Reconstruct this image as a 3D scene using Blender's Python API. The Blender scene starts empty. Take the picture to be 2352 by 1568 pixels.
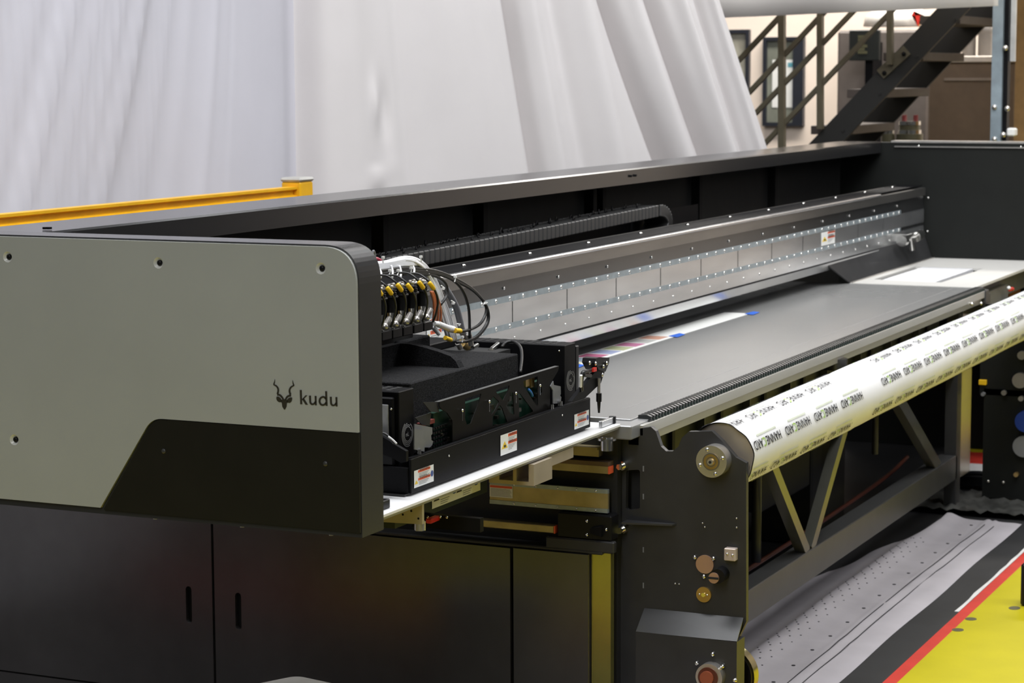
import bpy, math, random
from mathutils import Vector, Matrix
random.seed(7)
S = bpy.context.scene
COL = S.collection

# ------------------------------------------------------------------ camera
F_PX = 5159.386; CX, CY = 1176.0, 784.0; CAM_H = 2.031
_y, _t, _r = math.radians(24.643), math.radians(6.7965), math.radians(-0.2439)
fw = Vector((math.cos(_y)*math.cos(_t), math.sin(_y)*math.cos(_t), -math.sin(_t)))
_rt = Vector((math.sin(_y), -math.cos(_y), 0)); _up = _rt.cross(fw)
rt = _rt*math.cos(_r) + _up*math.sin(_r); up = -_rt*math.sin(_r) + _up*math.cos(_r)
cam = bpy.data.cameras.new('camera'); co = bpy.data.objects.new('camera', cam); COL.objects.link(co)
M3 = Matrix((rt, up, -fw)).transposed()
co.matrix_world = Matrix.Translation((0, 0, CAM_H)) @ M3.to_4x4()
cam.sensor_width = 36; cam.lens = F_PX/2352*36; cam.clip_end = 200; cam.clip_start = .05
cam.dof.use_dof = True; cam.dof.focus_distance = 5.9; cam.dof.aperture_fstop = 8.0
S.camera = co

# ------------------------------------------------------------------ world, lamps, exposure
S.view_settings.view_transform = 'Standard'; S.view_settings.look = 'None'
S.view_settings.gamma = 1; S.view_settings.exposure = 0.0; S.view_settings.use_curve_mapping = False
w = bpy.data.worlds.new('hall_ambient'); S.world = w; w.use_nodes = True
nt = w.node_tree; bg = nt.nodes['Background']
tc = nt.nodes.new('ShaderNodeTexCoord'); sx = nt.nodes.new('ShaderNodeSeparateXYZ'); cr = nt.nodes.new('ShaderNodeValToRGB')
nt.links.new(tc.outputs['Generated'], sx.inputs[0]); nt.links.new(sx.outputs['Z'], cr.inputs[0])
nt.links.new(cr.outputs[0], bg.inputs[0])
e = cr.color_ramp.elements
e[0].position = 0.0; e[0].color = (.07, .07, .068, 1)
e[1].position = 1.0; e[1].color = (.62, .62, .63, 1)
k = e.new(.48); k.color = (.10, .10, .10, 1)
k = e.new(.62); k.color = (.20, .20, .20, 1)
bg.inputs[1].default_value = 0.85

def area(name, loc, size, energy, col=(.965, .98, 1), target=None, sy=None):
    l = bpy.data.lights.new(name, 'AREA'); l.energy = energy; l.size = size; l.color = col
    if sy: l.shape = 'RECTANGLE'; l.size_y = sy
    o = bpy.data.objects.new(name, l); COL.objects.link(o); o.location = loc
    if target:
        o.rotation_euler = (Vector(target)-Vector(loc)).to_track_quat('-Z', 'Y').to_euler()
    return o
# long luminaires under the hall roof; the aimed ones are added unseen fill lights
area('ceiling_and_fill_light', (5.4, 2.4, 6.2), 1.0, 320, sy=5)
area('ceiling_and_fill_light', (7.2, 1.4, 6.2), 1.0, 90, sy=5)
area('ceiling_and_fill_light', (12.2, 1.0, 6.2), 1.0, 60, sy=6)
area('ceiling_and_fill_light', (9.6, 1.4, 5.4), 1.0, 150, sy=4, target=(12.4, 2.6, 3.2))  # added fill light, aimed to brighten the top right fabric
area('ceiling_and_fill_light', (16.2, 3.4, 5.6), 1.0, 520, sy=6, col=(1, .95, .88))
area('ceiling_and_fill_light', (8.6, -3.2, 5.6), 1.0, 170, sy=6, target=(8.6, 2.2, .8))  # added fill light from the right, brightens the roller
area('ceiling_and_fill_light', (-1.8, 1.2, 5.6), 1.0, 200, sy=5, target=(4.3, 3.2, 1.0))  # added fill light behind the camera, brightens the near end cover

# ------------------------------------------------------------------ helpers
def at(px, py, ax, v):
    """photo point -> point on the world plane x|y|z = v"""
    d = fw + rt*((px-CX)/F_PX) - up*((py-CY)/F_PX)
    i = 'xyz'.index(ax); o = Vector((0, 0, CAM_H))
    return o + d*((v-o[i])/d[i])
def c1(x, y): return (800+x/2.24, 540+y/2.24)
def c2(x, y): return (850+x/6.031, 560+y/6.031)
def c3(x, y): return (850+x/3.919, 820+y/3.919)
def c5(x, y): return (1600+x/3.128, y/3.128)

_m = {}
def mat(name, col, rough=.5, metal=0, noise=.06, scale=12, bump=0, bscale=200, spec=.5, emit=None, stretch=None, coat=0, alpha=None, trans=0):
    if name in _m: return _m[name]
    m = bpy.data.materials.new(name); m.use_nodes = True; n = m.node_tree; b = n.nodes['Principled BSDF']
    tc = n.nodes.new('ShaderNodeTexCoord'); mp = n.nodes.new('ShaderNodeMapping')
    n.links.new(tc.outputs['Object'], mp.inputs[0])
    if stretch: mp.inputs['Scale'].default_value = stretch
    nz = n.nodes.new('ShaderNodeTexNoise'); nz.inputs['Scale'].default_value = scale; nz.inputs['Detail'].default_value = 4
    n.links.new(mp.outputs[0], nz.inputs['Vector'])
    rp = n.nodes.new('ShaderNodeValToRGB')
    lo = tuple(max(0, c*(1-noise*1.6)) for c in col)+(1,); hi = tuple(min(1, c*(1+noise*1.6)) for c in col)+(1,)
    rp.color_ramp.elements[0].color = lo; rp.color_ramp.elements[1].color = hi
    rp.color_ramp.elements[0].position = .3; rp.color_ramp.elements[1].position = .7
    n.links.new(nz.outputs['Fac'], rp.inputs[0]); n.links.new(rp.outputs[0], b.inputs['Base Color'])
    b.inputs['Roughness'].default_value = rough; b.inputs['Metallic'].default_value = metal
    b.inputs['Specular IOR Level'].default_value = spec
    if coat: b.inputs['Coat Weight'].default_value = coat; b.inputs['Coat Roughness'].default_value = .15
    if trans: b.inputs['Transmission Weight'].default_value = trans
    if bump:
        n2 = n.nodes.new('ShaderNodeTexNoise'); n2.inputs['Scale'].default_value = bscale; n2.inputs['Detail'].default_value = 3
        n.links.new(mp.outputs[0], n2.inputs['Vector'])
        bp = n.nodes.new('ShaderNodeBump'); bp.inputs['Strength'].default_value = bump; bp.inputs['Distance'].default_value = .002
        n.links.new(n2.outputs['Fac'], bp.inputs['Height']); n.links.new(bp.outputs[0], b.inputs['Normal'])
    if emit:
        b.inputs['Emission Color'].default_value = (*emit[:3], 1); b.inputs['Emission Strength'].default_value = emit[3]
    _m[name] = m; return m

PANEL = mat('warm_grey_satin_paint', (.40, .41, .385), .42, noise=.02, scale=4, bump=.05, bscale=600)
SHELL = mat('charcoal_satin_paint', (.030, .030, .031), .25, noise=.04, spec=.7)
SKIRT = mat('black_brown_paint', (.011, .010, .007), .5, noise=.06, spec=.3)
DARK = mat('dark_grey_powder_coat', (.030, .030, .031), .42, noise=.08, bump=.08, bscale=500)
DOOR = mat('dark_semigloss_door_paint', (.048, .045, .044), .24, noise=.05, bump=.03, bscale=300, spec=.9)
BEAMG = mat('grey_beam_paint', (.014, .014, .015), .20, noise=.06, stretch=(.3, 1, 1), spec=.6)
INNER = mat('matt_black_interior', (.012, .012, .012), .75, noise=.1)
FARP = mat('matt_near_black_panel', (.007, .008, .007), .6, noise=.06, spec=.25)
BLACK = mat('black_anodised_metal', (.006, .006, .007), .5, noise=.06, bump=.05, bscale=700, spec=.10)
PLAST = mat('black_plastic', (.007, .007, .008), .35, noise=.05, spec=.25)
GRILL = mat('black_laser_cut_sheet', (.007, .0065, .006), .45, noise=.05, spec=.08)
FOAM = mat('black_foam', (.020, .020, .021), .95, noise=.45, scale=350, bump=.9, bscale=420, spec=.1)
RUBBER = mat('black_rubber_cable', (.012, .012, .012), .4, noise=.04)
GREYH = mat('grey_hose', (.19, .195, .21), .5, noise=.04)
WHITE = mat('white_laminate', (.88, .88, .88), .35, noise=.015)
WARMW = mat('warm_white_laminate', (.64, .625, .59), .42, noise=.015, spec=.3)
BEDM = mat('light_grey_print_belt', (.225, .225, .22), .27, noise=.01, scale=3, spec=1.0)
RAILM = mat('grey_aluminium_rail', (.47, .46, .43), .4, metal=.5, noise=.06, stretch=(.1, 1, 1))
STEEL = mat('brushed_steel_sheet', (.64, .645, .655), .26, metal=.9, noise=.07, scale=6, stretch=(.5, 1, 3))
STEELD = mat('darker_steel_sheet', (.115, .116, .118), .26, metal=.85, noise=.07, scale=6, stretch=(.5, 1, 3))
GALV = mat('blue_grey_galvanised_strip', (.38, .44, .47), .4, metal=.6, noise=.08, scale=30)
CHROME = mat('polished_steel', (.78, .77, .74), .16, metal=1, noise=.03)
ALU = mat('machined_aluminium', (.74, .71, .67), .30, metal=.9, noise=.05, scale=20)
BEIGE = mat('beige_zinc_plate', (.50, .44, .31), .35, metal=.55, noise=.06)
GOLDP = mat('yellow_chromate_plate', (.46, .38, .22), .33, metal=.7, noise=.12)
COPPER = mat('pinkish_copper_cap', (.62, .40, .30), .35, metal=.7, noise=.05)
BRASS = mat('brass', (.60, .42, .16), .3, metal=.9, noise=.05)
GREYP = mat('grey_plastic_sheet', (.17, .175, .185), .4, noise=.05)
TUBEW = mat('milky_plastic_tube', (.80, .80, .81), .28, noise=.03, spec=.6)
WTIE = mat('white_nylon', (.85, .85, .84), .35, noise=.02)
YTAG = mat('yellow_cable_tag', (.85, .52, .01), .45, noise=.05)
ORANGE = mat('orange_ribbon_wire', (.55, .16, .05), .45, noise=.2)
RED = mat('red_plastic', (.62, .03, .02), .4, noise=.04)
BLUE = mat('blue_tape', (.02, .13, .62), .5, noise=.05)
STW = mat('sticker_white', (.82, .82, .79), .45, noise=.01)
STO = mat('sticker_orange_red', (.80, .12, .04), .45, noise=.02)
STY = mat('sticker_yellow', (.80, .55, .03), .45, noise=.02)
STB = mat('sticker_blue', (.05, .09, .28), .45, noise=.02)
INK = mat('printed_dark_ink', (.028, .024, .014), .5, noise=.02)
INKG = mat('printed_green_ink', (.33, .52, .10), .5, noise=.05)
INKP = mat('printed_pale_green_ink', (.66, .70, .56), .5, noise=.05)
INKL = mat('printed_black_lettering', (.035, .035, .04), .6, noise=.02, spec=.2)
INKS = mat('small_print_grey', (.30, .30, .30), .5, noise=.02)
PALE = mat('light_grey_emblem_print', (.33, .33, .33), .5, noise=.02)
WRAP = mat('white_protective_wrap', (.86, .86, .86), .38, noise=.01, spec=.3)
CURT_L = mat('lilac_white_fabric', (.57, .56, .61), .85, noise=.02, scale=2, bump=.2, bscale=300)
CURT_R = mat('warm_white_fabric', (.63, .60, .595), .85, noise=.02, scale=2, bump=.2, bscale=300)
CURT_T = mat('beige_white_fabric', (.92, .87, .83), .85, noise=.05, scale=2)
YEL = mat('yellow_enamel', (.80, .42, .01), .42, noise=.05)
FLY = mat('yellow_floor_paint', (.50, .43, .012), .5, noise=.07, scale=2.2, bump=.05, bscale=40, spec=.12)
FLR = mat('red_floor_paint', (.62, .045, .03), .42, noise=.05)
FLG = mat('dark_anthracite_floor', (.022, .022, .023), .5, noise=.15, scale=5)
FLW = mat('white_masking_tape', (.72, .70, .68), .5, noise=.04)
MATC = mat('grey_quilted_sheet', (.46, .43, .455), .6, noise=.05, scale=4, bump=.15, bscale=60)
PEACH = mat('peach_wall_paint', (.90, .77, .66), .8, noise=.03, scale=2)
BROWNC = mat('brown_cabinet_paint', (.165, .115, .075), .5, noise=.05)
GBROWN = mat('grey_brown_cabinet_paint', (.15, .125, .11), .5, noise=.05)
OLIVE = mat('olive_grey_steel_rail', (.095, .082, .052), .5, noise=.05)
STRING = mat('black_stair_steel', (.012, .012, .011), .5, noise=.05)
TREAD = mat('brown_stair_tread', (.075, .06, .052), .6, noise=.08)
BLUEST = mat('blue_grey_steel_post', (.28, .34, .38), .4, metal=.4, noise=.1)
OCHRE = mat('ochre_column_paint', (.30, .17, .06), .6, noise=.1)
GLASSD = mat('dull_greenish_glass', (.22, .23, .19), .2, noise=.2, scale=3)
OLIVEP = mat('olive_film_coated_sheet', (.007, .008, .004), .4, noise=.1, spec=.2)
FILM = mat('bare_reflective_sheet', (.42, .40, .12), .24, metal=.8, noise=.05)  # part of the yellow floor reflection is put into the base colour

class MB:
    def __init__(s): s.v = []; s.f = []; s.sm = []
    def add(s, vs, fs, smooth=False):
        o = len(s.v); s.v += [tuple(v) for v in vs]; s.f += [tuple(i+o for i in f) for f in fs]; s.sm += [smooth]*len(fs); return s
    def box(s, x0, x1, y0, y1, z0, z1, bev=0):
        if x0 > x1: x0, x1 = x1, x0
        if y0 > y1: y0, y1 = y1, y0
        if z0 > z1: z0, z1 = z1, z0
        if bev:
            b = min(bev, (x1-x0)*.45, (y1-y0)*.45, (z1-z0)*.45)
            X = (x0, x1); Y = (y0, y1); Z = (z0, z1); vs = []; key = {}
            for i in (0, 1):
                for j in (0, 1):
                    for k in (0, 1):
                        sx = 1-2*i; sy = 1-2*j; sz = 1-2*k
                        key[i, j, k, 0] = len(vs); vs.append((X[i], Y[j]+sy*b, Z[k]+sz*b))
                        key[i, j, k, 1] = len(vs); vs.append((X[i]+sx*b, Y[j], Z[k]+sz*b))
                        key[i, j, k, 2] = len(vs); vs.append((X[i]+sx*b, Y[j]+sy*b, Z[k]))
            F = []
            for a in (0, 1):
                F.append([key[a, 0, 0, 0], key[a, 0, 1, 0], key[a, 1, 1, 0], key[a, 1, 0, 0]])
                F.append([key[0, a, 0, 1], key[0, a, 1, 1], key[1, a, 1, 1], key[1, a, 0, 1]])
                F.append([key[0, 0, a, 2], key[0, 1, a, 2], key[1, 1, a, 2], key[1, 0, a, 2]])
            for i in (0, 1):
                for j in (0, 1):
                    F.append([key[i, j, 0, 0], key[i, j, 1, 0], key[i, j, 1, 1], key[i, j, 0, 1]])
                    F.append([key[i, 0, j, 0], key[i, 1, j, 0], key[i, 1, j, 2], key[i, 0, j, 2]])
                    F.append([key[0, i, j, 1], key[1, i, j, 1], key[1, i, j, 2], key[0, i, j, 2]])
                    for k in (0, 1): F.append([key[i, j, k, 0], key[i, j, k, 1], key[i, j, k, 2]])
            return s.add(vs, F)
        vs = [(x, y, z) for x in (x0, x1) for y in (y0, y1) for z in (z0, z1)]
        return s.add(vs, [(0, 1, 3, 2), (4, 6, 7, 5), (0, 4, 5, 1), (2, 3, 7, 6), (0, 2, 6, 4), (1, 5, 7, 3)])
    def cyl(s, p0, p1, r, r2=None, n=20, caps=True):
        p0 = Vector(p0); p1 = Vector(p1); r2 = r if r2 is None else r2
        d = (p1-p0).normalized(); a = d.orthogonal().normalized(); b = d.cross(a); vs = []
        for i in range(n):
            t = 2*math.pi*i/n; q = a*math.cos(t)+b*math.sin(t); vs += [p0+q*r, p1+q*r2]
        s.add(vs, [(2*i, 2*((i+1) % n), 2*((i+1) % n)+1, 2*i+1) for i in range(n)], True)
        if caps:
            o = len(s.v)
            s.v += [tuple(v) for v in vs]
            s.f += [tuple(o+2*i for i in range(n)), tuple(o+2*i+1 for i in range(n))]; s.sm += [False, False]
        return s
    def sph(s, c, r, n=10, sc=(1, 1, 1)):
        vs = []; fs = []; m = n//2
        for i in range(m+1):
            p = math.pi*i/m
            for j in range(n):
                t = 2*math.pi*j/n
                vs.append((c[0]+r*sc[0]*math.sin(p)*math.cos(t), c[1]+r*sc[1]*math.sin(p)*math.sin(t), c[2]+r*sc[2]*math.cos(p)))
        for i in range(m):
            for j in range(n): fs.append((i*n+j, i*n+(j+1) % n, (i+1)*n+(j+1) % n, (i+1)*n+j))
        return s.add(vs, fs, True)
    def tube(s, pts, r, n=8, sub=5):
        P = [Vector(p) for p in pts]
        if sub > 1 and len(P) > 2:
            Q = []
            for i in range(len(P)-1):
                a = P[max(i-1, 0)]; b = P[i]; c = P[i+1]; d = P[min(i+2, len(P)-1)]
                for k in range(sub):
                    t = k/sub
                    Q.append(.5*((2*b)+(c-a)*t+(2*a-5*b+4*c-d)*t*t+(3*b-a-3*c+d)*t**3))
            Q.append(P[-1]); P = Q
        vs = []; nrm = None
        for i, p in enumerate(P):
            d = (P[min(i+1, len(P)-1)]-P[max(i-1, 0)]).normalized()
            if nrm is None: nrm = d.orthogonal().normalized()
            nrm = (nrm-d*nrm.dot(d)).normalized(); b = d.cross(nrm)
            for j in range(n):
                t = 2*math.pi*j/n; vs.append(p+(nrm*math.cos(t)+b*math.sin(t))*r)
        fs = [(i*n+j, i*n+(j+1) % n, (i+1)*n+(j+1) % n, (i+1)*n+j) for i in range(len(P)-1) for j in range(n)]
        fs += [tuple(range(n)), tuple((len(P)-1)*n+j for j in range(n))]
        return s.add(vs, fs, True)
    def prism(s, poly, ax, a0, a1):
        """poly: 2D points in the two other axes (in xyz order); extruded along ax"""
        i = 'xyz'.index(ax); n = len(poly); vs = []
        for a in (a0, a1):
            for p in poly:
                q = list(p); q.insert(i, a); vs.append(q)
        fs = [tuple(range(n)), tuple(range(2*n-1, n-1, -1))]+[(k, (k+1) % n, n+(k+1) % n, n+k) for k in range(n)]
        return s.add(vs, fs)
    def quad(s, a, b, c, d, th=None):
        if th is None: return s.add([a, b, c, d], [(0, 1, 2, 3)])
        n = (Vector(b)-Vector(a)).cross(Vector(d)-Vector(a)).normalized()*th
        A = [Vector(p) for p in (a, b, c, d)]
        return s.add(A+[p+n for p in A], [(0, 1, 2, 3), (7, 6, 5, 4), (0, 4, 5, 1), (1, 5, 6, 2), (2, 6, 7, 3), (3, 7, 4, 0)])

WO = {}
def finish(o, parent, label=None, kind=None):
    COL.objects.link(o)
    if parent is not None: o.parent = parent
    if label: o['label'] = label
    if kind: o['kind'] = kind
    return o
def obj(name, mb, material, parent=None, label=None, kind=None, origin=None):
    if origin is None:
        mn = [min(v[i] for v in mb.v) for i in range(3)]; mx = [max(v[i] for v in mb.v) for i in range(3)]
        origin = Vector(((mn[0]+mx[0])/2, (mn[1]+mx[1])/2, mn[2]))
    origin = Vector(origin)
    me = bpy.data.meshes.new(name); me.from_pydata([Vector(v)-origin for v in mb.v], [], mb.f)
    me.polygons.foreach_set('use_smooth', mb.sm)
    import bmesh
    b = bmesh.new(); b.from_mesh(me); bmesh.ops.recalc_face_normals(b, faces=b.faces); b.to_mesh(me); b.free()
    me.materials.append(material)
    o = bpy.data.objects.new(name, me); base = WO[parent.name] if parent is not None else Vector((0, 0, 0))
    o.location = origin-base; WO[o.name] = origin
    return finish(o, parent, label, kind)
def inst(src, pos, parent):
    """another copy of a small part at a world position"""
    o = src.copy(); o.location = Vector(pos)-WO[parent.name]; o.parent = parent; COL.objects.link(o); WO[o.name] = Vector(pos)
    return o
def thing(name, label, cat, loc, group=None):
    o = bpy.data.objects.new(name, None); o.empty_display_size = .1; COL.objects.link(o); o.location = loc
    WO[o.name] = Vector(loc); o['label'] = label; o['category'] = cat
    if group: o['group'] = group
    return o
def tag(o, label, cat, group=None):
    o['label'] = label; o['category'] = cat
    if group: o['group'] = group
    return o
def struct(name, mb, m, label=None, parent=None):
    o = obj(name, mb, m, parent)
    if parent is None: o['kind'] = 'structure'
    if label: o['label'] = label
    return o
def text_geo(body, size, bold=0.0, depth=.0003):
    cu = bpy.data.curves.new('txt', 'FONT'); cu.body = body; cu.size = size; cu.offset = bold; cu.extrude = depth; cu.resolution_u = 3
    o = bpy.data.objects.new('txt', cu); COL.objects.link(o)
    dg = bpy.context.evaluated_depsgraph_get(); me = bpy.data.meshes.new_from_object(o.evaluated_get(dg))
    vs = [v.co.copy() for v in me.vertices]; fs = [tuple(p.vertices) for p in me.polygons]
    bpy.data.objects.remove(o); bpy.data.curves.remove(cu); bpy.data.meshes.remove(me)
    return vs, fs
def curve_geo(loops, depth=.001):
    """filled 2D outline (first loop) with holes (other loops), extruded +-depth -> verts, faces"""
    cu = bpy.data.curves.new('cut', 'CURVE'); cu.dimensions = '2D'; cu.fill_mode = 'BOTH'; cu.extrude = depth
    for lp in loops:
        sp = cu.splines.new('POLY'); sp.points.add(len(lp)-1); sp.use_cyclic_u = True
        for i, p in enumerate(lp): sp.points[i].co = (p[0], p[1], 0, 1)
    o = bpy.data.objects.new('cut', cu); COL.objects.link(o)
    dg = bpy.context.evaluated_depsgraph_get(); me = bpy.data.meshes.new_from_object(o.evaluated_get(dg))
    vs = [v.co.copy() for v in me.vertices]; fs = [tuple(p.vertices) for p in me.polygons]
    bpy.data.objects.remove(o); bpy.data.curves.remove(cu); bpy.data.meshes.remove(me)
    return vs, fs
def ring_geo(r0, r1, a0, a1, n=24):
    vs = []; 
    for i in range(n+1):
        t = math.radians(a0+(a1-a0)*i/n); vs += [(r0*math.cos(t), r0*math.sin(t)), (r1*math.cos(t), r1*math.sin(t))]
    return vs, [(2*i, 2*i+1, 2*i+3, 2*i+2) for i in range(n)]
def rounded(poly, rads, n=8):
    """round the corners of a 2D polygon"""
    out = []; N = len(poly)
    for i in range(N):
        p = Vector(poly[i]); a = Vector(poly[i-1]); b = Vector(poly[(i+1) % N]); r = rads[i] if isinstance(rads, (list, tuple)) else rads
        if not r: out.append(tuple(p)); continue
        u = (a-p).normalized(); v = (b-p).normalized(); ang = u.angle(v); d = r/math.tan(ang/2)
        d = min(d, (a-p).length*.49, (b-p).length*.49); q0 = p+u*d; q1 = p+v*d
        for k in range(n+1):
            t = k/n; out.append(tuple(q0*(1-t)**2+p*2*t*(1-t)+q1*t*t))
    return out
def placeX(x, y0, z0):   # 2D (u,v) -> face looking to -X : u runs to -Y
    return lambda p: (x-(p[2] if len(p) > 2 else 0), y0-p[0], z0+p[1])
def placeY(y, x0, z0):   # face looking to -Y : u runs to +X
    return lambda p: (x0+p[0], y-(p[2] if len(p) > 2 else 0), z0+p[1])

# ================================================================== SETTING
Z0 = 0.0
struct('floor', MB().box(-3, 30, -6, 14, -.1, 0), FLG)
# yellow zone + red line on the operator side and in front of the near end
m = MB(); m.box(4.15, 16, .6, 1.89, .0, .0015); m.box(2.7, 4.15, .2, 4.4, 0, .0015); o = tag(obj('yellow_floor_zone', m, FLY), 'yellow painted floor area along the right of the printer', 'floor paint')
m = MB(); m.box(4.15, 30, 1.89, 1.935, 0, .0017); m.box(4.15, 4.42, 1.935, 5.2, 0, .0017)
tag(obj('red_floor_line', m, FLR), 'red painted line between yellow floor and dark strip', 'floor line')
# masking tape beside the red line, torn edge
m = MB(); xs = [8.27+i*.11 for i in range(17)]
pts = [(x, 1.937) for x in xs]+[(x, 1.953+random.uniform(-.004, .004)) for x in reversed(xs)]
m.prism(pts, 'z', .0005, .0022)
tag(obj('masking_tape_strip', m, FLW), 'white masking tape strip along the red floor line', 'tape')
m = MB()
for px, py, L in ((2230, 1422, .10), (2200, 1447, .10), (2330, 1397, .12)):
    p = at(px, py, 'z', 0); m.prism([(p.x+.26*L*math.cos(t), p.y+.022*math.sin(t)) for t in [i*math.pi/6 for i in range(12)]], 'z', .001, .0021)
tag(obj('floor_scuff', m, mat('dark_scuff', (.09, .08, .03), .6)), 'dark oval scuffs on the yellow floor', 'stain')['kind'] = 'stuff'

# quilted grey sheet under the roller
m = MB(); X0, X1 = 5.2, 10.02; nx, ny = 120, 26; vs = []; fs = []
def sheet_z(x, y):
    z = .007+.004*math.sin(x*2.3+1)+.002*math.sin(x*7)
    z += .010*math.exp(-((y-2.22)/.012)**2)+.008*math.exp(-((y-2.185)/.008)**2)   # seams
    z += .022*math.exp(-((y-2.40)/.045)**2)
    z += .004*math.exp(-(((x+.35*y) % .62-.31)/.02)**2)
    return z
for i in range(nx+1):
    for j in range(ny+1):
        x = X0+(X1-X0)*i/nx
        yb = 2.62 if x < 8.4 else 2.62-.22*min(1, (x-8.4)/1.5)+.012*math.sin(x*9)
        y = 2.07+.004*math.sin(x*5)+(yb-2.07)*(j/ny)**.8
        vs.append((x, y, sheet_z(x, y) if j else .002))
for i in range(nx):
    for j in range(ny): a = i*(ny+1)+j; fs.append((a, a+ny+1, a+ny+2, a+1))
m.add(vs, fs, True)
sh = tag(obj('protective_sheet', m, MATC), 'grey quilted sheet lying on the floor under the roller', 'sheet')
m = MB()
for (x, y, L) in [(5.3, 2.212, 4.6), (5.3, 2.172, 4.6)]:
    pl = [(x+L*i/40, y+.003*math.sin(i*.9), sheet_z(x+L*i/40, y)+.003) for i in range(41)]
    m.tube(pl, .0016, 5, 1)
obj('seam_cord', m, INKL, sh, 'dark cord seam running along the sheet')
m = MB()
for i in range(150):
    x = random.uniform(6.3, 9.3); r = (i % 5); y = 2.36+r*.022+random.uniform(-.002, .002); x = 6.2+(i//5)*.11+(r % 2)*.05
    m.cyl((x, y, sheet_z(x, y)+.0005), (x, y, sheet_z(x, y)+.0018), .0035, n=6)
for i in range(16):
    x = 6.6+i*.22; m.cyl((x, 2.27, sheet_z(x, 2.27)+.0005), (x, 2.27, sheet_z(x, 2.27)+.002), .007, n=8)
obj('perforation', m, INKL, sh, kind='stuff')

# ================================================================== CURTAINS
def curtain(name, P0, P1, z0, z1, fold, material, label, slant0=0., slant1=0., n=220, nz=26):
    P0 = Vector((*P0, 0)); P1 = Vector((*P1, 0)); d = (P1-P0); L = d.length; d.normalize(); nrm = Vector((d.y, -d.x, 0))
    vs = []; fs = []
    for j in range(nz+1):
        v = j/nz; z = z0+(z1-z0)*v
        for i in range(n+1):
            u = i/n; s = L*u
            s2 = s+slant0*(1-u)*(z-z0)+slant1*u*(z-z0)
            vs.append(P0+d*s2+nrm*fold(s, z)+Vector((0, 0, z)))
    for j in range(nz):
        for i in range(n): a = j*(n+1)+i; fs.append((a, a+1, a+n+2, a+n+1))
    m = MB().add(vs, fs, True); o = obj(name, m, material)
    tag(o, label, 'curtain', 'fabric sheets hung round the printer')
    md = o.modifiers.new('thickness', 'SOLIDIFY'); md.thickness = .004
    return o
def bump1(x, c, w): return math.exp(-((x-c)/w)**2)
def foldL(s, z):
    q = s-.46*(z-1.9)*min(1, max(0, (4.05-s)/1.1))
    fd = min(1, max(.12, (3.9-s)/.9)); f = .012*math.sin(q*5.2)+fd*(.0022*math.sin(q*37+z+2*math.sin(q*3.1))+.0016*math.sin(q*61+2+3*math.sin(q*2.3))+.0010*math.sin(q*103))
    for c, a, wd in ((.6, .04, .06), (1.1, .03, .04), (1.6, .04, .05), (2.0, .03, .05), (2.28, .022, .035), (2.50, .030, .04), (2.66, .020, .02), (2.80, .022, .022), (2.98, .040, .04), (3.07, -.018, .03), (3.22, .016, .02), (3.40, .010, .03), (3.62, .014, .03), (3.75, -.006, .02)):
        f += .55*a*bump1(q, c, wd*.8)
    return f-.05*bump1(s, 4.40, .13)
def foldR(s, z):
    f = .010*math.sin(s*6.5+.5)
    sh = (2.2-z)
    for c, k, a, wd in ((0, 0, -.12, .08), (.30, 0, .02, .10), (.62, 0, -.012, .05), (.95, 0, .016, .12), (1.22, 0, .012, .08), (1.47, 0, -.055, .045), (1.62, 0, .02, .06), (1.80, 0, -.020, .06), (2.02, 0, .03, .10), (2.27, .20, -.085, .060), (2.48, .12, .03, .08), (2.66, .13, -.075, .055), (2.86, .05, .03, .06), (3.02, 0, -.030, .03), (3.12, 0, .022, .03)):
        f += (1.7 if c > 1.4 else 1)*a*bump1(s-k*sh, c, wd)
    f += .022*bump1(s, .42, .035)*bump1(z, 1.90, .10)-.02*bump1(s, .50, .04)*bump1(z, 1.86, .12)+.02*bump1(s, .42, .10)*bump1(z, 1.565+.25*(s-.4), .018)
    return f
# left sheet runs parallel to the printer, right one turns across behind it
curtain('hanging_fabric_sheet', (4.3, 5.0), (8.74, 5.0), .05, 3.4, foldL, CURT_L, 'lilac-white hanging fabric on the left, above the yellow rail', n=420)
PA = Vector((8.66, 4.96)); PB = PA+(Vector((11.2, 3.70))-PA).normalized()*3.21
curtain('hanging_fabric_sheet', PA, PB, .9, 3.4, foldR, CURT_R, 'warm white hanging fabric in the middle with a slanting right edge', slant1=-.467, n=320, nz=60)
# fabric across the top right
def foldT(s, z): return .03*math.sin(s*2.2+.4*z)+.012*math.sin(s*6+2*z)
pa = at(1600, 43, 'x', 12.6); pb = at(2296, 14, 'x', 12.2)
m = MB(); vs = []; fs = []; n = 60; nz = 8
for j in range(nz+1):
    for i in range(n+1):
        u = i/n; p = pa.lerp(pb, u); zz = p.z+(3.5-p.z)*j/nz
        vs.append((p.x+foldT(u*2, zz), p.y, zz))
for j in range(nz):
    for i in range(n): a = j*(n+1)+i; fs.append((a, a+1, a+n+2, a+n+1))
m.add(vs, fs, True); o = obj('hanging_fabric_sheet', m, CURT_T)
tag(o, 'beige-white hanging fabric strip at the top, in front of the stairs', 'curtain', 'fabric sheets hung round the printer')
o.modifiers.new('thickness', 'SOLIDIFY').thickness = .004

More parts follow.
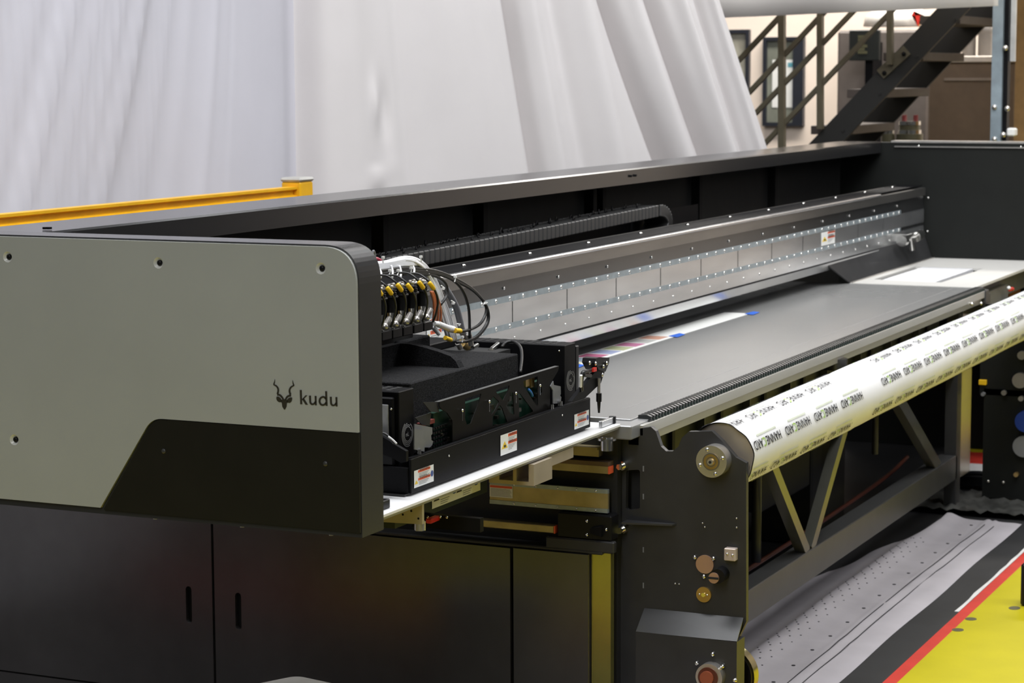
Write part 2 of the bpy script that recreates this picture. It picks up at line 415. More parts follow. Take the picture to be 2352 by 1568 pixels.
# yellow guard rail
g = thing('guard_rail', 'yellow metal guard rail behind the printer, ending at a capped post', 'guard rail', (8.35, 4.6, 0))
YR = 4.6
a = at(0, 490, 'y', YR); b = at(662, 430, 'y', YR); zt = (a.z+b.z)/2; zb = (at(0, 527, 'y', YR).z+at(660, 455, 'y', YR).z)/2; xe = b.x
h = zt-zb
m = MB()
prof = [(YR-.03, zb), (YR-.03, zb+h*.22), (YR-.012, zb+h*.36), (YR-.012, zb+h*.68), (YR-.03, zb+h*.80), (YR-.03, zt), (YR+.02, zt), (YR+.02, zb)]
m.prism(prof, 'x', 3.8, xe+.02); obj('rail', m, YEL, g)
pp = at(698, 404, 'y', YR); m = MB(); m.box(xe+.02, xe+.125, YR-.045, YR+.045, 0, at(712, 414, 'y', YR).z, .006); obj('post', m, YEL, g)
m = MB(); m.box(xe+.015, xe+.13, YR-.05, YR+.05, at(712, 414, 'y', YR).z, at(712, 404, 'y', YR).z, .008); obj('post_cap', m, mat('grey_cap', (.42, .41, .38), .5), g, 'grey plastic cap')

# ================================================================== FAR HALL (seen at the top right)
XW = 18.0
def rect(px0, py0, px1, py1, X):
    a = at(px0, py0, 'x', X); b = at(px1, py1, 'x', X); return a.y, b.y, b.z, a.z   # y0>y1, z0<z1
m = MB(); m.box(XW, XW+.2, -4, 9, 0, 4); struct('wall_back', m, PEACH)
def frame_part(mb, y0, y1, z0, z1, X, t, d):
    mb.box(X-d, X, y1, y1+t, z0, z1); mb.box(X-d, X, y0-t, y0, z0, z1); mb.box(X-d, X, y1+t, y0-t, z1-t, z1); mb.box(X-d, X, y1+t, y0-t, z0, z0+t)
d0 = thing('notice_cabinet', 'dark framed glazed panel with white papers on the peach wall', 'panel', (XW-.05, at(1800, 200, 'x', XW).y, at(1800, 290, 'x', XW).z))
y0, y1, z0, z1 = rect(*c5(492, 268), *c5(776, 905), XW-.005)
m = MB(); frame_part(m, y0, y1, z0, z1, XW-.002, .03, .06); m.box(XW-.062, XW-.002, y1+.03, y1+.09, z0+.03, z1-.03); obj('frame', m, mat('dark_window_frame', (.02, .022, .03), .4), d0)
m = MB(); m.box(XW-.03, XW-.002, y1+.09, y0-.03, z0+.03, z1-.03); obj('pane', m, GLASSD, d0)
ya, yb, za, zb_ = rect(*c5(545, 430), *c5(712, 772), XW-.035); m = MB(); m.box(XW-.036, XW-.031, yb, ya, za, zb_); obj('notice_sheet', m, STW, d0, 'white printed sheet')
ya, yb, za, zb_ = rect(*c5(655, 450), *c5(706, 482), XW-.037); m = MB(); m.box(XW-.038, XW-.0365, yb, ya, za, zb_); obj('printed_heading', m, mat('teal_print', (.12, .35, .42), .5), d0, 'pale blue printed block')
d1 = thing('window_1', None, 'window', (XW, at(1690, 120, 'x', XW).y, at(1690, 205, 'x', XW).z)); del d1['label']; del d1['category']; d1['kind'] = 'structure'
y0, y1, z0, z1 = rect(*c5(150, 215), *c5(386, 640), XW-.005); m = MB(); frame_part(m, y0, y1, z0, z1, XW-.002, .03, .05); obj('window_frame', m, mat('dark_window_frame', (.02, .022, .03), .4), d1)
m = MB(); m.box(XW-.02, XW-.002, y1+.03, y0-.03, z0+.03, z1-.03); obj('window_pane', m, mat('pale_window_pane', (.42, .40, .33), .25, noise=.2, scale=4), d1)
# poster
q_ = at(*c5(1205, 435), 'x', 16.6); ps = thing('display_screen', 'small dark rectangular screen above the grey-brown cabinet', 'screen', (16.6, q_.y, 0))
y0, y1, z0, z1 = rect(*c5(1095, 215), *c5(1312, 435), 16.6); m = MB(); m.box(16.6, 16.64, y1, y0, z0, z1, .006); obj('casing', m, mat('screen_black', (.018, .02, .018), .35), ps)
y0, y1, z0, z1 = rect(*c5(1160, 255), *c5(1225, 390), 16.6); m = MB(); 
for i in range(6): zz = z0+(z1-z0)*(i+.2)/6; m.box(16.596, 16.6, y1+.02*(i % 2), y0, zz, zz+.02)
obj('display_lines', m, mat('screen_olive', (.10, .095, .05), .4), ps)
m = MB(); m.box(16.64, 16.9, at(*c5(1230, 300), 'x', 16.6).y-.03, at(*c5(1230, 300), 'x', 16.6).y+.03, 0, at(*c5(1230, 300), 'x', 16.6).z); obj('bracket', m, BLACK, ps)
# grey-brown cabinet
y0, y1, z0, z1 = rect(*c5(1012, 200), *c5(1662, 1000), 16.9)
m = MB(); m.box(16.9, 17.6, y1, y0, 0, at(*c5(1340, 215), 'x', 16.9).z, .02); cb = obj('machine_cabinet', m, GBROWN); tag(cb, 'tall grey-brown machine cabinet behind the black stair stringer', 'cabinet')
y0, y1, z0, z1 = rect(*c5(1668, 450), *c5(2290, 1000), 15.8)
cb = thing('machine_cabinet', 'wide brown machine cabinet to the right of the stairs', 'cabinet', (16.1, (y0+y1)/2, 0))
m = MB(); m.box(15.8, 16.7, y1, y0, 0, z1, .015); obj('body', m, BROWNC, cb)
m = MB(); m.box(15.78, 16.72, y1-.02, y0+.02, z1, z1+.045, .006); obj('worktop', m, mat('pale_ledge', (.70, .62, .54), .5), cb, 'pale ledge on the cabinet')
q = rect(*c5(1780, 560), *c5(2150, 578), 15.79); m = MB(); m.box(15.785, 15.80, q[1], q[0], q[2], q[3]); obj('trim_strip', m, mat('pale_trim', (.30, .24, .19), .5), cb)
for k_, (u, h_) in enumerate(((1955, .19), (2070, .22))):
    p = at(*c5(u, 425), 'x', 16.1); m = MB(); m.cyl((16.1, p.y, z1+.045), (16.1, p.y, z1+.045+h_*.75), .05, n=16); m.sph((16.1, p.y, z1+.045+h_*.8), .055, 12)
    tag(obj('small_fitting', m, mat('dull_grey_item', (.16, .145, .13), .5)), ['dark rounded fitting nearer the stairs on the brown cabinet ledge', 'dark rounded fitting nearer the steel post on the brown cabinet ledge'][k_], 'fitting')
# white lamp-shade like cover with red/orange piece
p = at(*c5(1440, 190), 'x', 17.2); m = MB(); n = 14
vs = [(17.2+.25*math.cos(t)*s_, p.y+.26*math.sin(t)*s_, p.z+z_+.06) for (s_, z_) in ((1, -.06), (.95, .02), (.6, .10), (.1, .13)) for t in [2*math.pi*i/n for i in range(n)]]
m.add(vs, [(r*n+i, r*n+(i+1) % n, (r+1)*n+(i+1) % n, (r+1)*n+i) for r in range(3) for i in range(n)]+[tuple(range(n)), tuple(3*n+i for i in range(n))], True)
tag(obj('dust_cover', m, mat('white_cover', (.80, .76, .70), .7)), 'white rounded cover on the grey-brown cabinet behind the stairs', 'cover')
q = rect(*c5(1542, 112), *c5(1608, 192), 17.0); fl = thing('signal_flag', 'small red and orange flag above the white cover', 'flag', (17.0, q[1], q[2]))
m = MB(); m.prism([(q[0], q[3]), (q[0]-.10, q[3]), (q[1]+.02, q[2]), (q[0]-.02, q[2]+.12)], 'x', 17.0, 17.01); obj('red_half', m, RED, fl)
m = MB(); m.prism([(q[0]-.10, q[3]), (q[1], q[3]), (q[1]-.01, q[2]+.03), (q[1]+.02, q[2])], 'x', 17.0, 17.01); obj('orange_half', m, mat('flag_orange', (.85, .30, .03), .6), fl)
# glass / chrome jars on a round base
bs = at(*c5(1480, 985), 'x', 14.6)
for k_, (u0, u1, lab) in enumerate(((1335, 1420, 'narrow chrome motor cap left of the wide one behind the far end cover'), (1450, 1615, 'wide chrome motor cap with two red tips behind the far end cover'))):
    a = at(*c5(u0, 960), 'x', 14.6); b = at(*c5(u1, 870), 'x', 14.6); yc = (a.y+b.y)/2; r = abs(a.y-b.y)/2
    t = thing('motor_cap', lab, 'motor', (14.6, yc, 0))
    m = MB(); m.cyl((14.6, yc, 0), (14.6, yc, a.z), r*1.15, n=24); obj('base', m, mat('olive_base', (.11, .10, .06), .4), t)
    m = MB(); m.cyl((14.6, yc, a.z), (14.6, yc, a.z+(b.z-a.z)*.30), r, n=24); m.cyl((14.6, yc, a.z+(b.z-a.z)*.7), (14.6, yc, b.z), r*.95, n=24); obj('chrome_ring', m, CHROME, t)
    m = MB(); m.cyl((14.6, yc, a.z+(b.z-a.z)*.30), (14.6, yc, a.z+(b.z-a.z)*.7), r*.9, n=24); obj('middle_band', m, mat('olive_base', (.11, .10, .06), .4), t)
    if k_:
        for dy in (-.5, .5):
            m = MB(); m.cyl((14.6, yc+dy*r, b.z), (14.6, yc+dy*r, b.z+.04), .016, n=10); obj('red_tip', m, mat('dark_red', (.16, .02, .02), .5), t)
# blue-grey steel post, ochre column
q = rect(*c5(2158, 0), *c5(2212, 1010), 12.8)
t = thing('steel_post', 'slender blue-grey steel upright at the right edge, in front of the brown cabinet', 'post', (12.8, q[0], 0))
m = MB(); m.box(12.7, 12.8, q[1], q[0], 0, 3.6); obj('upright', m, BLUEST, t)
q2 = rect(*c5(2212, 0), *c5(2244, 1010), 12.8); m = MB(); m.box(12.73, 12.8, q2[1], q2[0]-.001, 0, 3.6)
obj('channel', m, BLACK, t)
m = MB()
for u, v in ((2218, 345), (2232, 780), (2140, 770), (2202, 968), (2140, 1000)): p = at(*c5(u, v), 'x', 12.695); obj('post_bolt', MB().sph(p, .016, 8), ALU, t)
q = rect(*c5(2226, 920), *c5(2284, 980), 12.72); m = MB(); m.box(12.72, 12.80, q[1], q[0], q[2], q[3], .008); obj('socket_box', m, STW, t, 'small white socket box')
q = rect(*c5(2252, 0), *c5(2290, 330), 12.78); m = MB(); m.box(12.78, 12.8, q[1], q[0]+.04, at(*c5(2270, 440), 'x', 12.78).z, 3.6)
obj('side_plate', m, mat('pale_steel', (.55, .55, .54), .4, metal=.3), t)
q = rect(*c5(2300, 0), *c5(2600, 1010), 14.4); m = MB(); m.box(14.4, 14.9, q[1], q[0], 0, 3.6); tag(obj('hall_column', m, OCHRE), 'ochre-brown column at the top right edge of the view', 'column')

# ---- stairs
XS = 13.0; XS2 = 14.05
st = thing('staircase', 'black steel open staircase with brown treads rising to the right', 'stairs', (XS, at(1860, 330, 'x', XS).y, 0))
def yz(u, v, X=XS): p = at(*c5(u, v), 'x', X); return (p.y, p.z)
def ext(a, b, f): return (a[0]+(b[0]-a[0])*f, a[1]+(b[1]-a[1])*f)
A, B = yz(810, 1030), yz(1700, 90); C, D = yz(1010, 1060), yz(1960, 60)
m = MB(); m.prism([ext(A, B, -.9), ext(A, B, 1.35), ext(C, D, 1.35), ext(C, D, -.9)], 'x', XS, XS+.03); obj('stringer', m, STRING, st)
A2 = yz(1010, 1060, XS2); B2 = yz(1960, 60, XS2); C2 = yz(1290, 1010, XS2); D2 = yz(2240, 10, XS2)
m = MB(); m.prism([ext(A2, B2, -.7), ext(A2, B2, 1.2), ext(C2, D2, 1.2), ext(C2, D2, -.7)], 'x', XS2, XS2+.03); obj('stringer', m, STRING, st)
m0 = None
for k_ in range(-2, 6):
    u = 1100+265*k_; v = 905-265*k_
    p = at(*c5(u, v), 'x', XS+.03); z1_ = p.z; z0_ = at(*c5(u, v+62), 'x', XS+.03).z
    m = MB(); m.box(XS+.03, XS2, p.y-.0, p.y+.24, z0_, z1_, .003); obj('tread', m, TREAD, st)
    m = MB(); m.cyl((XS-.01, p.y+.03, (z0_+z1_)/2), (XS, p.y+.03, (z0_+z1_)/2), .009, n=8); obj('tread_bolt', m, STRING, st)
# railing on the stringer
def bar(u0, v0, u1, v1, wd, name, xx=XS-.05, t_=.04):
    a = Vector((*yz(u0, v0), 0)); b = Vector((*yz(u1, v1), 0)); d = (b-a).normalized(); n_ = Vector((-d.y, d.x, 0))*wd/2
    m = MB(); m.prism([(a-n_)[:2], (b-n_)[:2], (b+n_)[:2], (a+n_)[:2]], 'x', xx, xx+t_); obj(name, m, OLIVE, st)
for u0, v0, u1, v1 in ((310, 440, 700, 24), (385, 670, 990, 22), (430, 820, 1210, 5), (350, 1190, 1480, 8)): bar(u0, v0, u1, v1, .026, 'rail_bar')
for u, v0, v1 in ((630, 0, 1200), (905, 0, 925), (1405, 0, 465)): bar(u, v0, u, v1, .032 if u != 630 else .036, 'baluster', XS-.07, .05)
bar(1325, 535, 1515, 360, .065, 'mounting_plate', XS-.02, .02)
m = MB(); 
for u, v in ((1348, 525), (1488, 388)): p = at(*c5(u, v), 'x', XS-.03); m.sph(p, .014, 8)
obj('plate_bolt', m, BLACK, st)

# ================================================================== PRINTER: far things first
ZB = 1.031   # top of bed and end tables
# ---- far end cover
fe = thing('end_cover', 'near-black tall cover panel closing the far end of the printer', 'cover panel', (11.98, 2.9, ZB))
m = MB(); m.box(11.962, 12.05, 2.10, 3.54, .0, 1.652); obj('panel', m, FARP, fe)
m = MB(); m.box(11.955, 12.055, 2.10, 3.22, 1.652, 1.662); m.box(11.950, 11.962, 2.10, 3.20, 1.628, 1.633); obj('edge_trim', m, ALU, fe, 'thin bright metal edge strips')
sc = None; sm_ = MB().sph((0, 0, 0), .008, 8)
for px, py in ((2088, 464), (2111, 458), (2132, 454), (2130, 531), (2110, 335), (2345, 337)):
    p = at(px, py, 'x', 11.96)
    if sc is None: sc = obj('screw', MB().sph(p, .007, 8), CHROME, fe, origin=p)
    else: inst(sc, p, fe)
m = MB(); p = at(2097, 447, 'x', 11.93); m.cyl(p, (11.962, p.y, p.z), .022, n=16); obj('stop_bolt', m, CHROME, fe)

# ---- rear housing
rh = thing('rear_housing', 'long dark grey back wall of the printer under a grey top beam', 'housing', (8.2, 3.4, ZB))
m = MB(); m.prism([(3.27, 1.597), (3.27, 1.652), (3.276, 1.657), (3.50, 1.657), (3.50, 1.597)], 'x', 4.41, 11.948); obj('top_beam', m, BEAMG, rh)
m = MB(); m.box(4.45, 11.948, 3.50, 3.53, ZB-.01, 1.597); m.box(6.02, 11.948, 3.50, 3.53, .5, ZB-.01); obj('back_panel', m, INNER, rh)
for xr in (6.55, 7.32, 8.35, 8.45, 9.6, 10.7):
    m = MB(); m.box(xr-.018, xr+.018, 3.46, 3.50, ZB, 1.597); obj('panel_rib', m, mat('darkest_rib', (.004, .004, .004), .8), rh)
for px, py in ((104, 526), (113, 526)): p = at(px, py, 'z', 1.659); obj('screw', MB().cyl(p, (p.x, p.y, p.z+.005), .007, n=12), BLACK, rh)
m = MB(); p = at(1448, 404, 'y', 3.268)
for d_ in (0, .05): m.cyl((p.x+d_, 3.262, p.z), (p.x+d_, 3.272, p.z), .005, n=10)
obj('screw', m, BLACK, rh)

# ---- bed
bed = thing('print_bed', 'long flat light grey print bed running to the far end', 'print bed', (8.2, 2.7, ZB-.05))
m = MB(); m.box(6.02, 10.375, 2.382, 3.44, ZB-.03, ZB, .002); obj('bed_surface', m, BEDM, bed)
m = MB(); m.box(6.0, 10.40, 2.335, 2.381, .987, 1.020, .002); m.box(6.0, 10.4, 2.35, 2.381, .96, .987); obj('front_rail', m, RAILM, bed, 'light metallic rail along the front edge')
m = MB(); m.box(6.06, 10.36, 2.338, 2.379, 1.0205, 1.024)
for i in range(172):
    x = 6.07+i*.025
    m.prism([(2.339, 1.024), (2.379, 1.024), (2.379, 1.037), (2.352, 1.039), (2.339, 1.034)], 'x', x, x+.014)
obj('comb_strip', m, mat('black_comb_plastic', (.018, .020, .020), .4), bed, 'black toothed strip along the front edge')
m = MB()
for i in range(172):
    x = 6.085+i*.025; m.box(x, x+.008, 2.336, 2.339, 1.0205, 1.029)
obj('comb_clips', m, mat('dark_green_clip', (.008, .025, .02), .5), bed, kind='stuff')
m = MB(); m.box(6.2, 10.3, 2.4725, 2.474, ZB, ZB+.0004); obj('belt_seam', m, mat('seam_grey', (.33, .32, .31), .5), bed)
m = MB(); m.box(10.36, 10.43, 2.33, 2.39, .96, 1.022, .004); m.box(10.43, 10.56, 2.35, 2.50, .90, 1.0, .01); obj('end_block', m, DARK, bed)
for px, py in ((2232, 698), (2253, 697)): p = at(px, py, 'y', 2.33); obj('end_bolt', MB().sph(p, .009, 8), CHROME, bed)
m = MB(); m.box(5.93, 6.12, 2.345, 2.46, .985, 1.026, .003); obj('corner_plate', m, mat('dull_alu', (.33, .33, .33), .4, metal=.5), bed)
# body under the bed with alternating skirt panels
for i in range(8):
    x0 = 6.27+i*.4525
    m = MB(); m.box(x0+.006, x0+.446, 2.43, 2.445, .70, .985)
    sk = obj('skirt_panel', m, OLIVEP, bed)
    m = MB(); m.box(x0+.19, x0+.215, 2.418, 2.43, .70, .985); obj('skirt_rib', m, BLACK, sk)
    m = MB(); m.box(x0-.006, x0+.006, 2.405, 2.445, .70, .985); obj('skirt_flange', m, mat('grey_flange', (.018, .018, .016), .45), sk)
m = MB(); m.box(6.05, 10.2, 2.51, 3.40, .66, .99); obj('bed_body', m, INNER, bed)
m = MB(); p = at(1925, 830, 'y', 2.36); m.cyl((p.x, 2.37, p.z-.03), (p.x, 2.37, p.z+.012), .045, n=24); obj('level_foot', m, STEELD, bed)

# ---- test print on the bed
tp = thing('test_print', 'narrow printed test sheet lying on the bed under the gantry', 'paper', (8.0, 3.05, ZB))
m = MB(); m.box(7.02, 8.90, 2.985, 3.10, ZB+.0006, ZB+.0016); obj('paper', m, STW, tp)
cols = [(.55, .5, .25), (.25, .3, .35), (.45, .12, .22), (.3, .34, .5), (.40, .43, .25), (.45, .16, .28), (.42, .42, .40), (.52, .28, .2)]
for i, c_ in enumerate(cols):
    x0 = 7.04+i*.12; m = MB(); m.box(x0, x0+.10, 3.005, 3.09, ZB+.0017, ZB+.0022); obj('colour_patch', m, mat('patch_ink_%d' % i, c_, .5), tp)
for k_, (xa, ya, ln) in enumerate(((6.99, 2.965, .11), (7.97, 2.965, .13), (8.84, 2.955, .13))):
    m = MB(); m.prism([(xa, ya), (xa+ln*.8, ya+.006), (xa+ln, ya+.04), (xa+ln*.2, ya+.045)], 'z', ZB+.0024, ZB+.0032)
    tag(obj('blue_tape', m, BLUE), ['blue tape piece at the sheet end next to the carriage', 'blue tape piece at the middle of the test sheet', 'blue tape piece at the far end of the test sheet'][k_], 'tape', 'blue tapes holding the test sheet')

# ---- far capping table
ft = thing('end_table', 'warm white end table with a square recess before the far cover', 'table plate', (11.1, 2.7, ZB-.03))
hole = [(10.565, 2.59), (11.40, 2.575), (11.40, 2.93), (10.60, 2.93)]
vs, fs = curve_geo([[(10.375, 2.385), (11.96, 2.385), (11.96, 2.985), (10.375, 2.985)], hole], .006)
m = MB().add([(v.x, v.y, ZB-.004+v.z) for v in vs], fs); obj('table_top', m, WARMW, ft)
m = MB(); m.box(10.55, 11.42, 2.56, 2.945, ZB-.03, ZB-.022); obj('recess_floor', m, INNER, ft)
m = MB(); m.box(10.60, 11.385, 2.628, 2.893, ZB-.022, ZB+.001, .002); obj('white_pad', m, mat('white_pad', (.76, .76, .77), .45), ft)
m = MB(); m.box(10.62, 11.9, 2.44, 2.46, ZB-.12, ZB-.012); obj('support_frame', m, mat('grey_support', (.12, .12, .11), .5), ft)
m = MB(); m.quad((10.375, 2.988, ZB), (11.95, 2.988, ZB), (11.95, 3.035, ZB+.13), (10.16, 3.035, ZB+.10), .006); obj('sloping_guard', m, DARK, ft, 'dark sloping guard plate at the back edge')
m = MB(); m.box(10.38, 11.95, 2.968, 2.984, ZB+.002, ZB+.006); obj('guard_lip', m, ALU, ft)
# bits behind the table edge
t = thing('pipe_bracket', 'grey bracket with a red cap below the far white table', 'bracket', (11.2, 2.30, .80))
m = MB(); a = at(2255, 672, 'y', 2.4); b = at(2315, 700, 'y', 2.4); m.box(a.x, b.x, 2.40, 2.43, b.z-.2, a.z-.01); m.box(b.x-.15, b.x, 2.34, 2.40, b.z-.2, b.z+.02); obj('plate', m, mat('grey_support', (.12, .12, .11), .5), t)
m = MB(); p = at(2322, 663, 'y', 2.36); m.cyl((p.x-.03, 2.36, p.z), (p.x+.03, 2.36, p.z-.004), .010, n=12); obj('red_cap', m, RED, t)
m = MB(); m.sph((p.x-.05, 2.36, p.z+.008), .010, 10); obj('white_connector', m, STW, t)
m = MB(); a = at(2318, 680, 'y', 2.5); m.box(a.x, 11.93, 2.5, 2.54, .0, 1.0); tag(obj('timber_panel', m, mat('orange_brown_wood', (.26, .10, .03), .6, noise=.2)), 'orange-brown board behind the far end of the white roller', 'board')

# ---- gantry
ga = thing('gantry_beam', 'long riveted steel gantry beam spanning above the print bed', 'beam', (8.4, 3.1, 1.09))
X0, X1 = 4.95, 11.93; YG = 3.03
m = MB(); m.box(X0, X1, YG, 3.20, 1.15, 1.372); obj('upper_face', m, STEELD, ga)
m = MB(); m.prism([(YG-.010, 1.372), (YG-.010, 1.412), (3.19, 1.422), (3.19, 1.372)], 'x', X0, X1); obj('top_cover', m, mat('mid_grey_steel_sheet', (.26, .25, .235), .3, metal=.85, noise=.07, scale=6, stretch=(.5, 1, 3)), ga)
m = MB(); m.box(X0, X1-.9, YG-.014, YG+.012, 1.411, 1.4225, .003); obj('linear_rail', m, STEEL, ga, 'bright polished rail on the top front edge')
m = MB(); m.box(X0, X1, 3.04, 3.16, 1.4205, 1.425); obj('dark_strip', m, BLACK, ga)
m = MB(); m.box(X0, 11.45, YG-.004, YG, 1.298, 1.318); m.box(X0, 11.45, YG-.004, YG, 1.209, 1.228); obj('rivet_strip', m, GALV, ga, 'two pale blue-grey strips carrying the rivets')
m = MB(); m.box(X0, X1, YG-.0035, YG, 1.228, 1.298)
o_ = obj('lower_face', m, STEEL, ga)
m = MB()
for i in range(16):
    x = 6.15+i*.45; m.box(x, x+.004, YG-.0045, YG-.0035, 1.229, 1.297)
obj('sheet_joint', m, STEELD, ga)
m = MB(); m.box(X0, X1, YG-.003, YG, 1.15, 1.209); obj('bottom_face', m, STEEL, ga)
m = MB(); m.box(X0, X1-.15, YG+.004, YG+.06, 1.143, 1.15); obj('shadow_gap', m, INNER, ga)
m = MB(); m.prism([(YG-.006, 1.143), (YG+.08, 1.143), (YG+.08, 1.098), (YG+.012, 1.105)], 'x', X0, X1-.9); obj('lower_lip', m, STEEL, ga)
rv = None; ps_ = []
x = 5.95
while x < 11.42: ps_.append((x, 1.308)); ps_.append((x, 1.2185)); x += .0735*2 if False else .105
small = []
x = 6.1
while x < 11.6: small.append((x, 1.345)); x += .44
x = 6.2
while x < 11.4: small.append((x, 1.176)); x += .21
cnt = 0; rest = MB()
for (x, z) in ps_:
    p = Vector((x, YG-.004, z))
    if rv is None: rv = obj('rivet', MB().sph(p, .0075, 8, (1, .6, 1)), CHROME, ga, origin=p); cnt += 1
    elif cnt < 100: inst(rv, p, ga); cnt += 1
    else: rest.sph(p, .0075, 8, (1, .6, 1))
if rest.v: obj('rivet', rest, CHROME, ga, kind='stuff')
sv = None
for (x, z) in small:
    p = Vector((x, YG-.003, z))
    if sv is None: sv = obj('face_screw', MB().sph(p, .0055, 8, (1, .6, 1)), CHROME, ga, origin=p)
    else: inst(sv, p, ga)
tv = None
for (px, py) in ((1065, 610), (1216.7, 582.6), (1351, 558), (1471, 536), (1579, 516.5), (1676, 498.5), (1764.8, 482.6), (1844.9, 467.6), (1918.7, 454.5), (1986, 442), (2049.3, 430.3)):
    p = at(px, py, 'z', 1.426)
    if tv is None: tv = obj('top_screw', MB().sph(p, .009, 8, (1, 1, .7)), CHROME, ga, origin=p)
    else: inst(tv, p, ga)
# end fittings of the gantry
p = at(2093, 542, 'y', 2.98); p.x -= .06
m = MB(); m.cyl((p.x-.15, 2.97, p.z), (p.x+.16, 2.97, p.z), .016, n=12); m.cyl((p.x+.06, 2.955, p.z-.005), (p.x+.16, 2.955, p.z+.002), .026, n=12); m.cyl((p.x-.17, 2.97, p.z-.01), (p.x-.12, 2.97, p.z-.01), .028, n=12)
m.cyl((p.x, 2.965, p.z-.005), (p.x+.01, 2.96, p.z-.068), .012, .018, n=10); m.box(p.x-.06, p.x+.02, 2.965, 3.03, p.z-.02, p.z+.018)
obj('valve_fitting', m, CHROME, ga, 'chrome valve with a small handle at the far end')

# stickers ------------------------------------------------
def sticker(parent, place, w_, h_, style, z=0.0006, label=None, name='warning_sticker'):
    def q(mb, x0, x1, y0, y1, dz): mb.add([place((x0, y0, dz)), place((x1, y0, dz)), place((x1, y1, dz)), place((x0, y1, dz)), place((x0, y0, dz-.0003)), place((x1, y0, dz-.0003)), place((x1, y1, dz-.0003)), place((x0, y1, dz-.0003))], [(0, 1, 2, 3), (7, 6, 5, 4), (0, 4, 5, 1), (1, 5, 6, 2), (2, 6, 7, 3), (3, 7, 4, 0)])
    m = MB(); q(m, 0, w_, 0, h_, z); s_ = obj(name, m, STW, parent, label)
    bar_ = MB(); ln = MB(); tri = MB(); bl = MB(); tb = MB()
    if style == 'double':
        for y0 in (.36, .82):
            q(bar_, w_*.20, w_*.82, h_*(y0), h_*(y0+.14), z+.0004)
            for k in range(3): q(ln, w_*.24, w_*(.74-.06*k), h_*(y0-.09-.08*k), h_*(y0-.06-.08*k), z+.0004)
        c = [(w_*.02, h_*.20), (w_*.19, h_*.20), (w_*.105, h_*.42)]
        tri.add([place((*p_, z+.0004)) for p_ in c]+[place((*p_, z)) for p_ in c], [(0, 1, 2), (5, 4, 3), (0, 3, 4, 1), (1, 4, 5, 2), (2, 5, 3, 0)])
        r = w_*.075; n = 14; ctr = (w_*.91, h_*.5); bl.add([place((ctr[0]+r*math.cos(2*math.pi*i/n), ctr[1]+r*1.0*math.sin(2*math.pi*i/n), z+.0004)) for i in range(n)], [tuple(range(n))])
    elif style == 'tall':
        for y0 in (.50, .86):
            q(bar_, w_*.46, w_*.99, h_*(y0-.04), h_*(y0+.10), z+.0004)
            for k in range(4): q(ln, w_*.48, w_*(.92-.08*k), h_*(y0-.12-.07*k), h_*(y0-.095-.07*k), z+.0004)
        c = [(w_*.05, h_*.30), (w_*.43, h_*.30), (w_*.24, h_*.66)]
        tri.add([place((*p_, z+.0004)) for p_ in c]+[place((*p_, z)) for p_ in c], [(0, 1, 2), (5, 4, 3), (0, 3, 4, 1), (1, 4, 5, 2), (2, 5, 3, 0)])
        q(tb, w_*.19, w_*.31, h_*.36, h_*.47, z+.0008)
    elif style == 'list':
        q(bar_, w_*.02, w_*.98, h_*.78, h_*.97, z+.0004)
        for k in range(6): q(ln, w_*.05, w_*(.95-.03*(k % 3)), h_*(.10+.11*k), h_*(.14+.11*k), z+.0004)
    elif style == 'long':
        for x0 in (.17, .63):
            q(bar_, w_*x0, w_*(x0+.22), h_*.52, h_*.74, z+.0004)
            for k in range(3): q(ln, w_*x0, w_*(x0+.18-.02*k), h_*(.36-.13*k), h_*(.41-.13*k), z+.0004)
            c = [(w_*(x0-.14), h_*.42), (w_*(x0-.02), h_*.42), (w_*(x0-.08), h_*.86)]
            tri.add([place((*p_, z+.0004)) for p_ in c], [(0, 1, 2)])
            n = 14; r = w_*.05; ctr = (w_*(x0+.28), h_*.66); bl.add([place((ctr[0]+r*math.cos(2*math.pi*i/n), ctr[1]+h_*.22*math.sin(2*math.pi*i/n), z+.0004)) for i in range(n)], [tuple(range(n))])
    if bar_.v: obj('signal_bar', bar_, STO if style != 'long' else STY, s_)
    if ln.v: obj('small_print', ln, INKS, s_, kind='stuff')
    if tri.v: obj('warning_triangle', tri, STY if style != 'long' else INK, s_)
    if bl.v: obj('blue_disc', bl, STB, s_)
    if tb.v: obj('hazard_symbol', tb, INK, s_)
    # tiny WARNING lettering in the bars
    if style in ('double', 'tall'):
        vs, fs = TW; m = MB()
        for y0 in ((.36, .82) if style == 'double' else (.46, .82)):
            xa, xb = (.26, .78) if style == 'double' else (.52, .96); sc_ = w_*(xb-xa)/TWW
            m.add([place((w_*xa+v.x*sc_, h_*(y0+.035)+v.y*sc_*1.1, z+.0008)) for v in vs], fs)
        obj('bar_lettering', m, INK, s_)
    return s_
TW = text_geo('WARNING', 1, 0, 0); TWW = max(v.x for v in TW[0])
sticker(ga, placeY(YG-.005, 10.03, 1.232), .22, .062, 'tall', label='warning sticker near the far end of the gantry')
sticker(ga, placeY(YG-.005, 5.98, 1.225), .12, .075, 'double', label='warning sticker behind the cable loop')

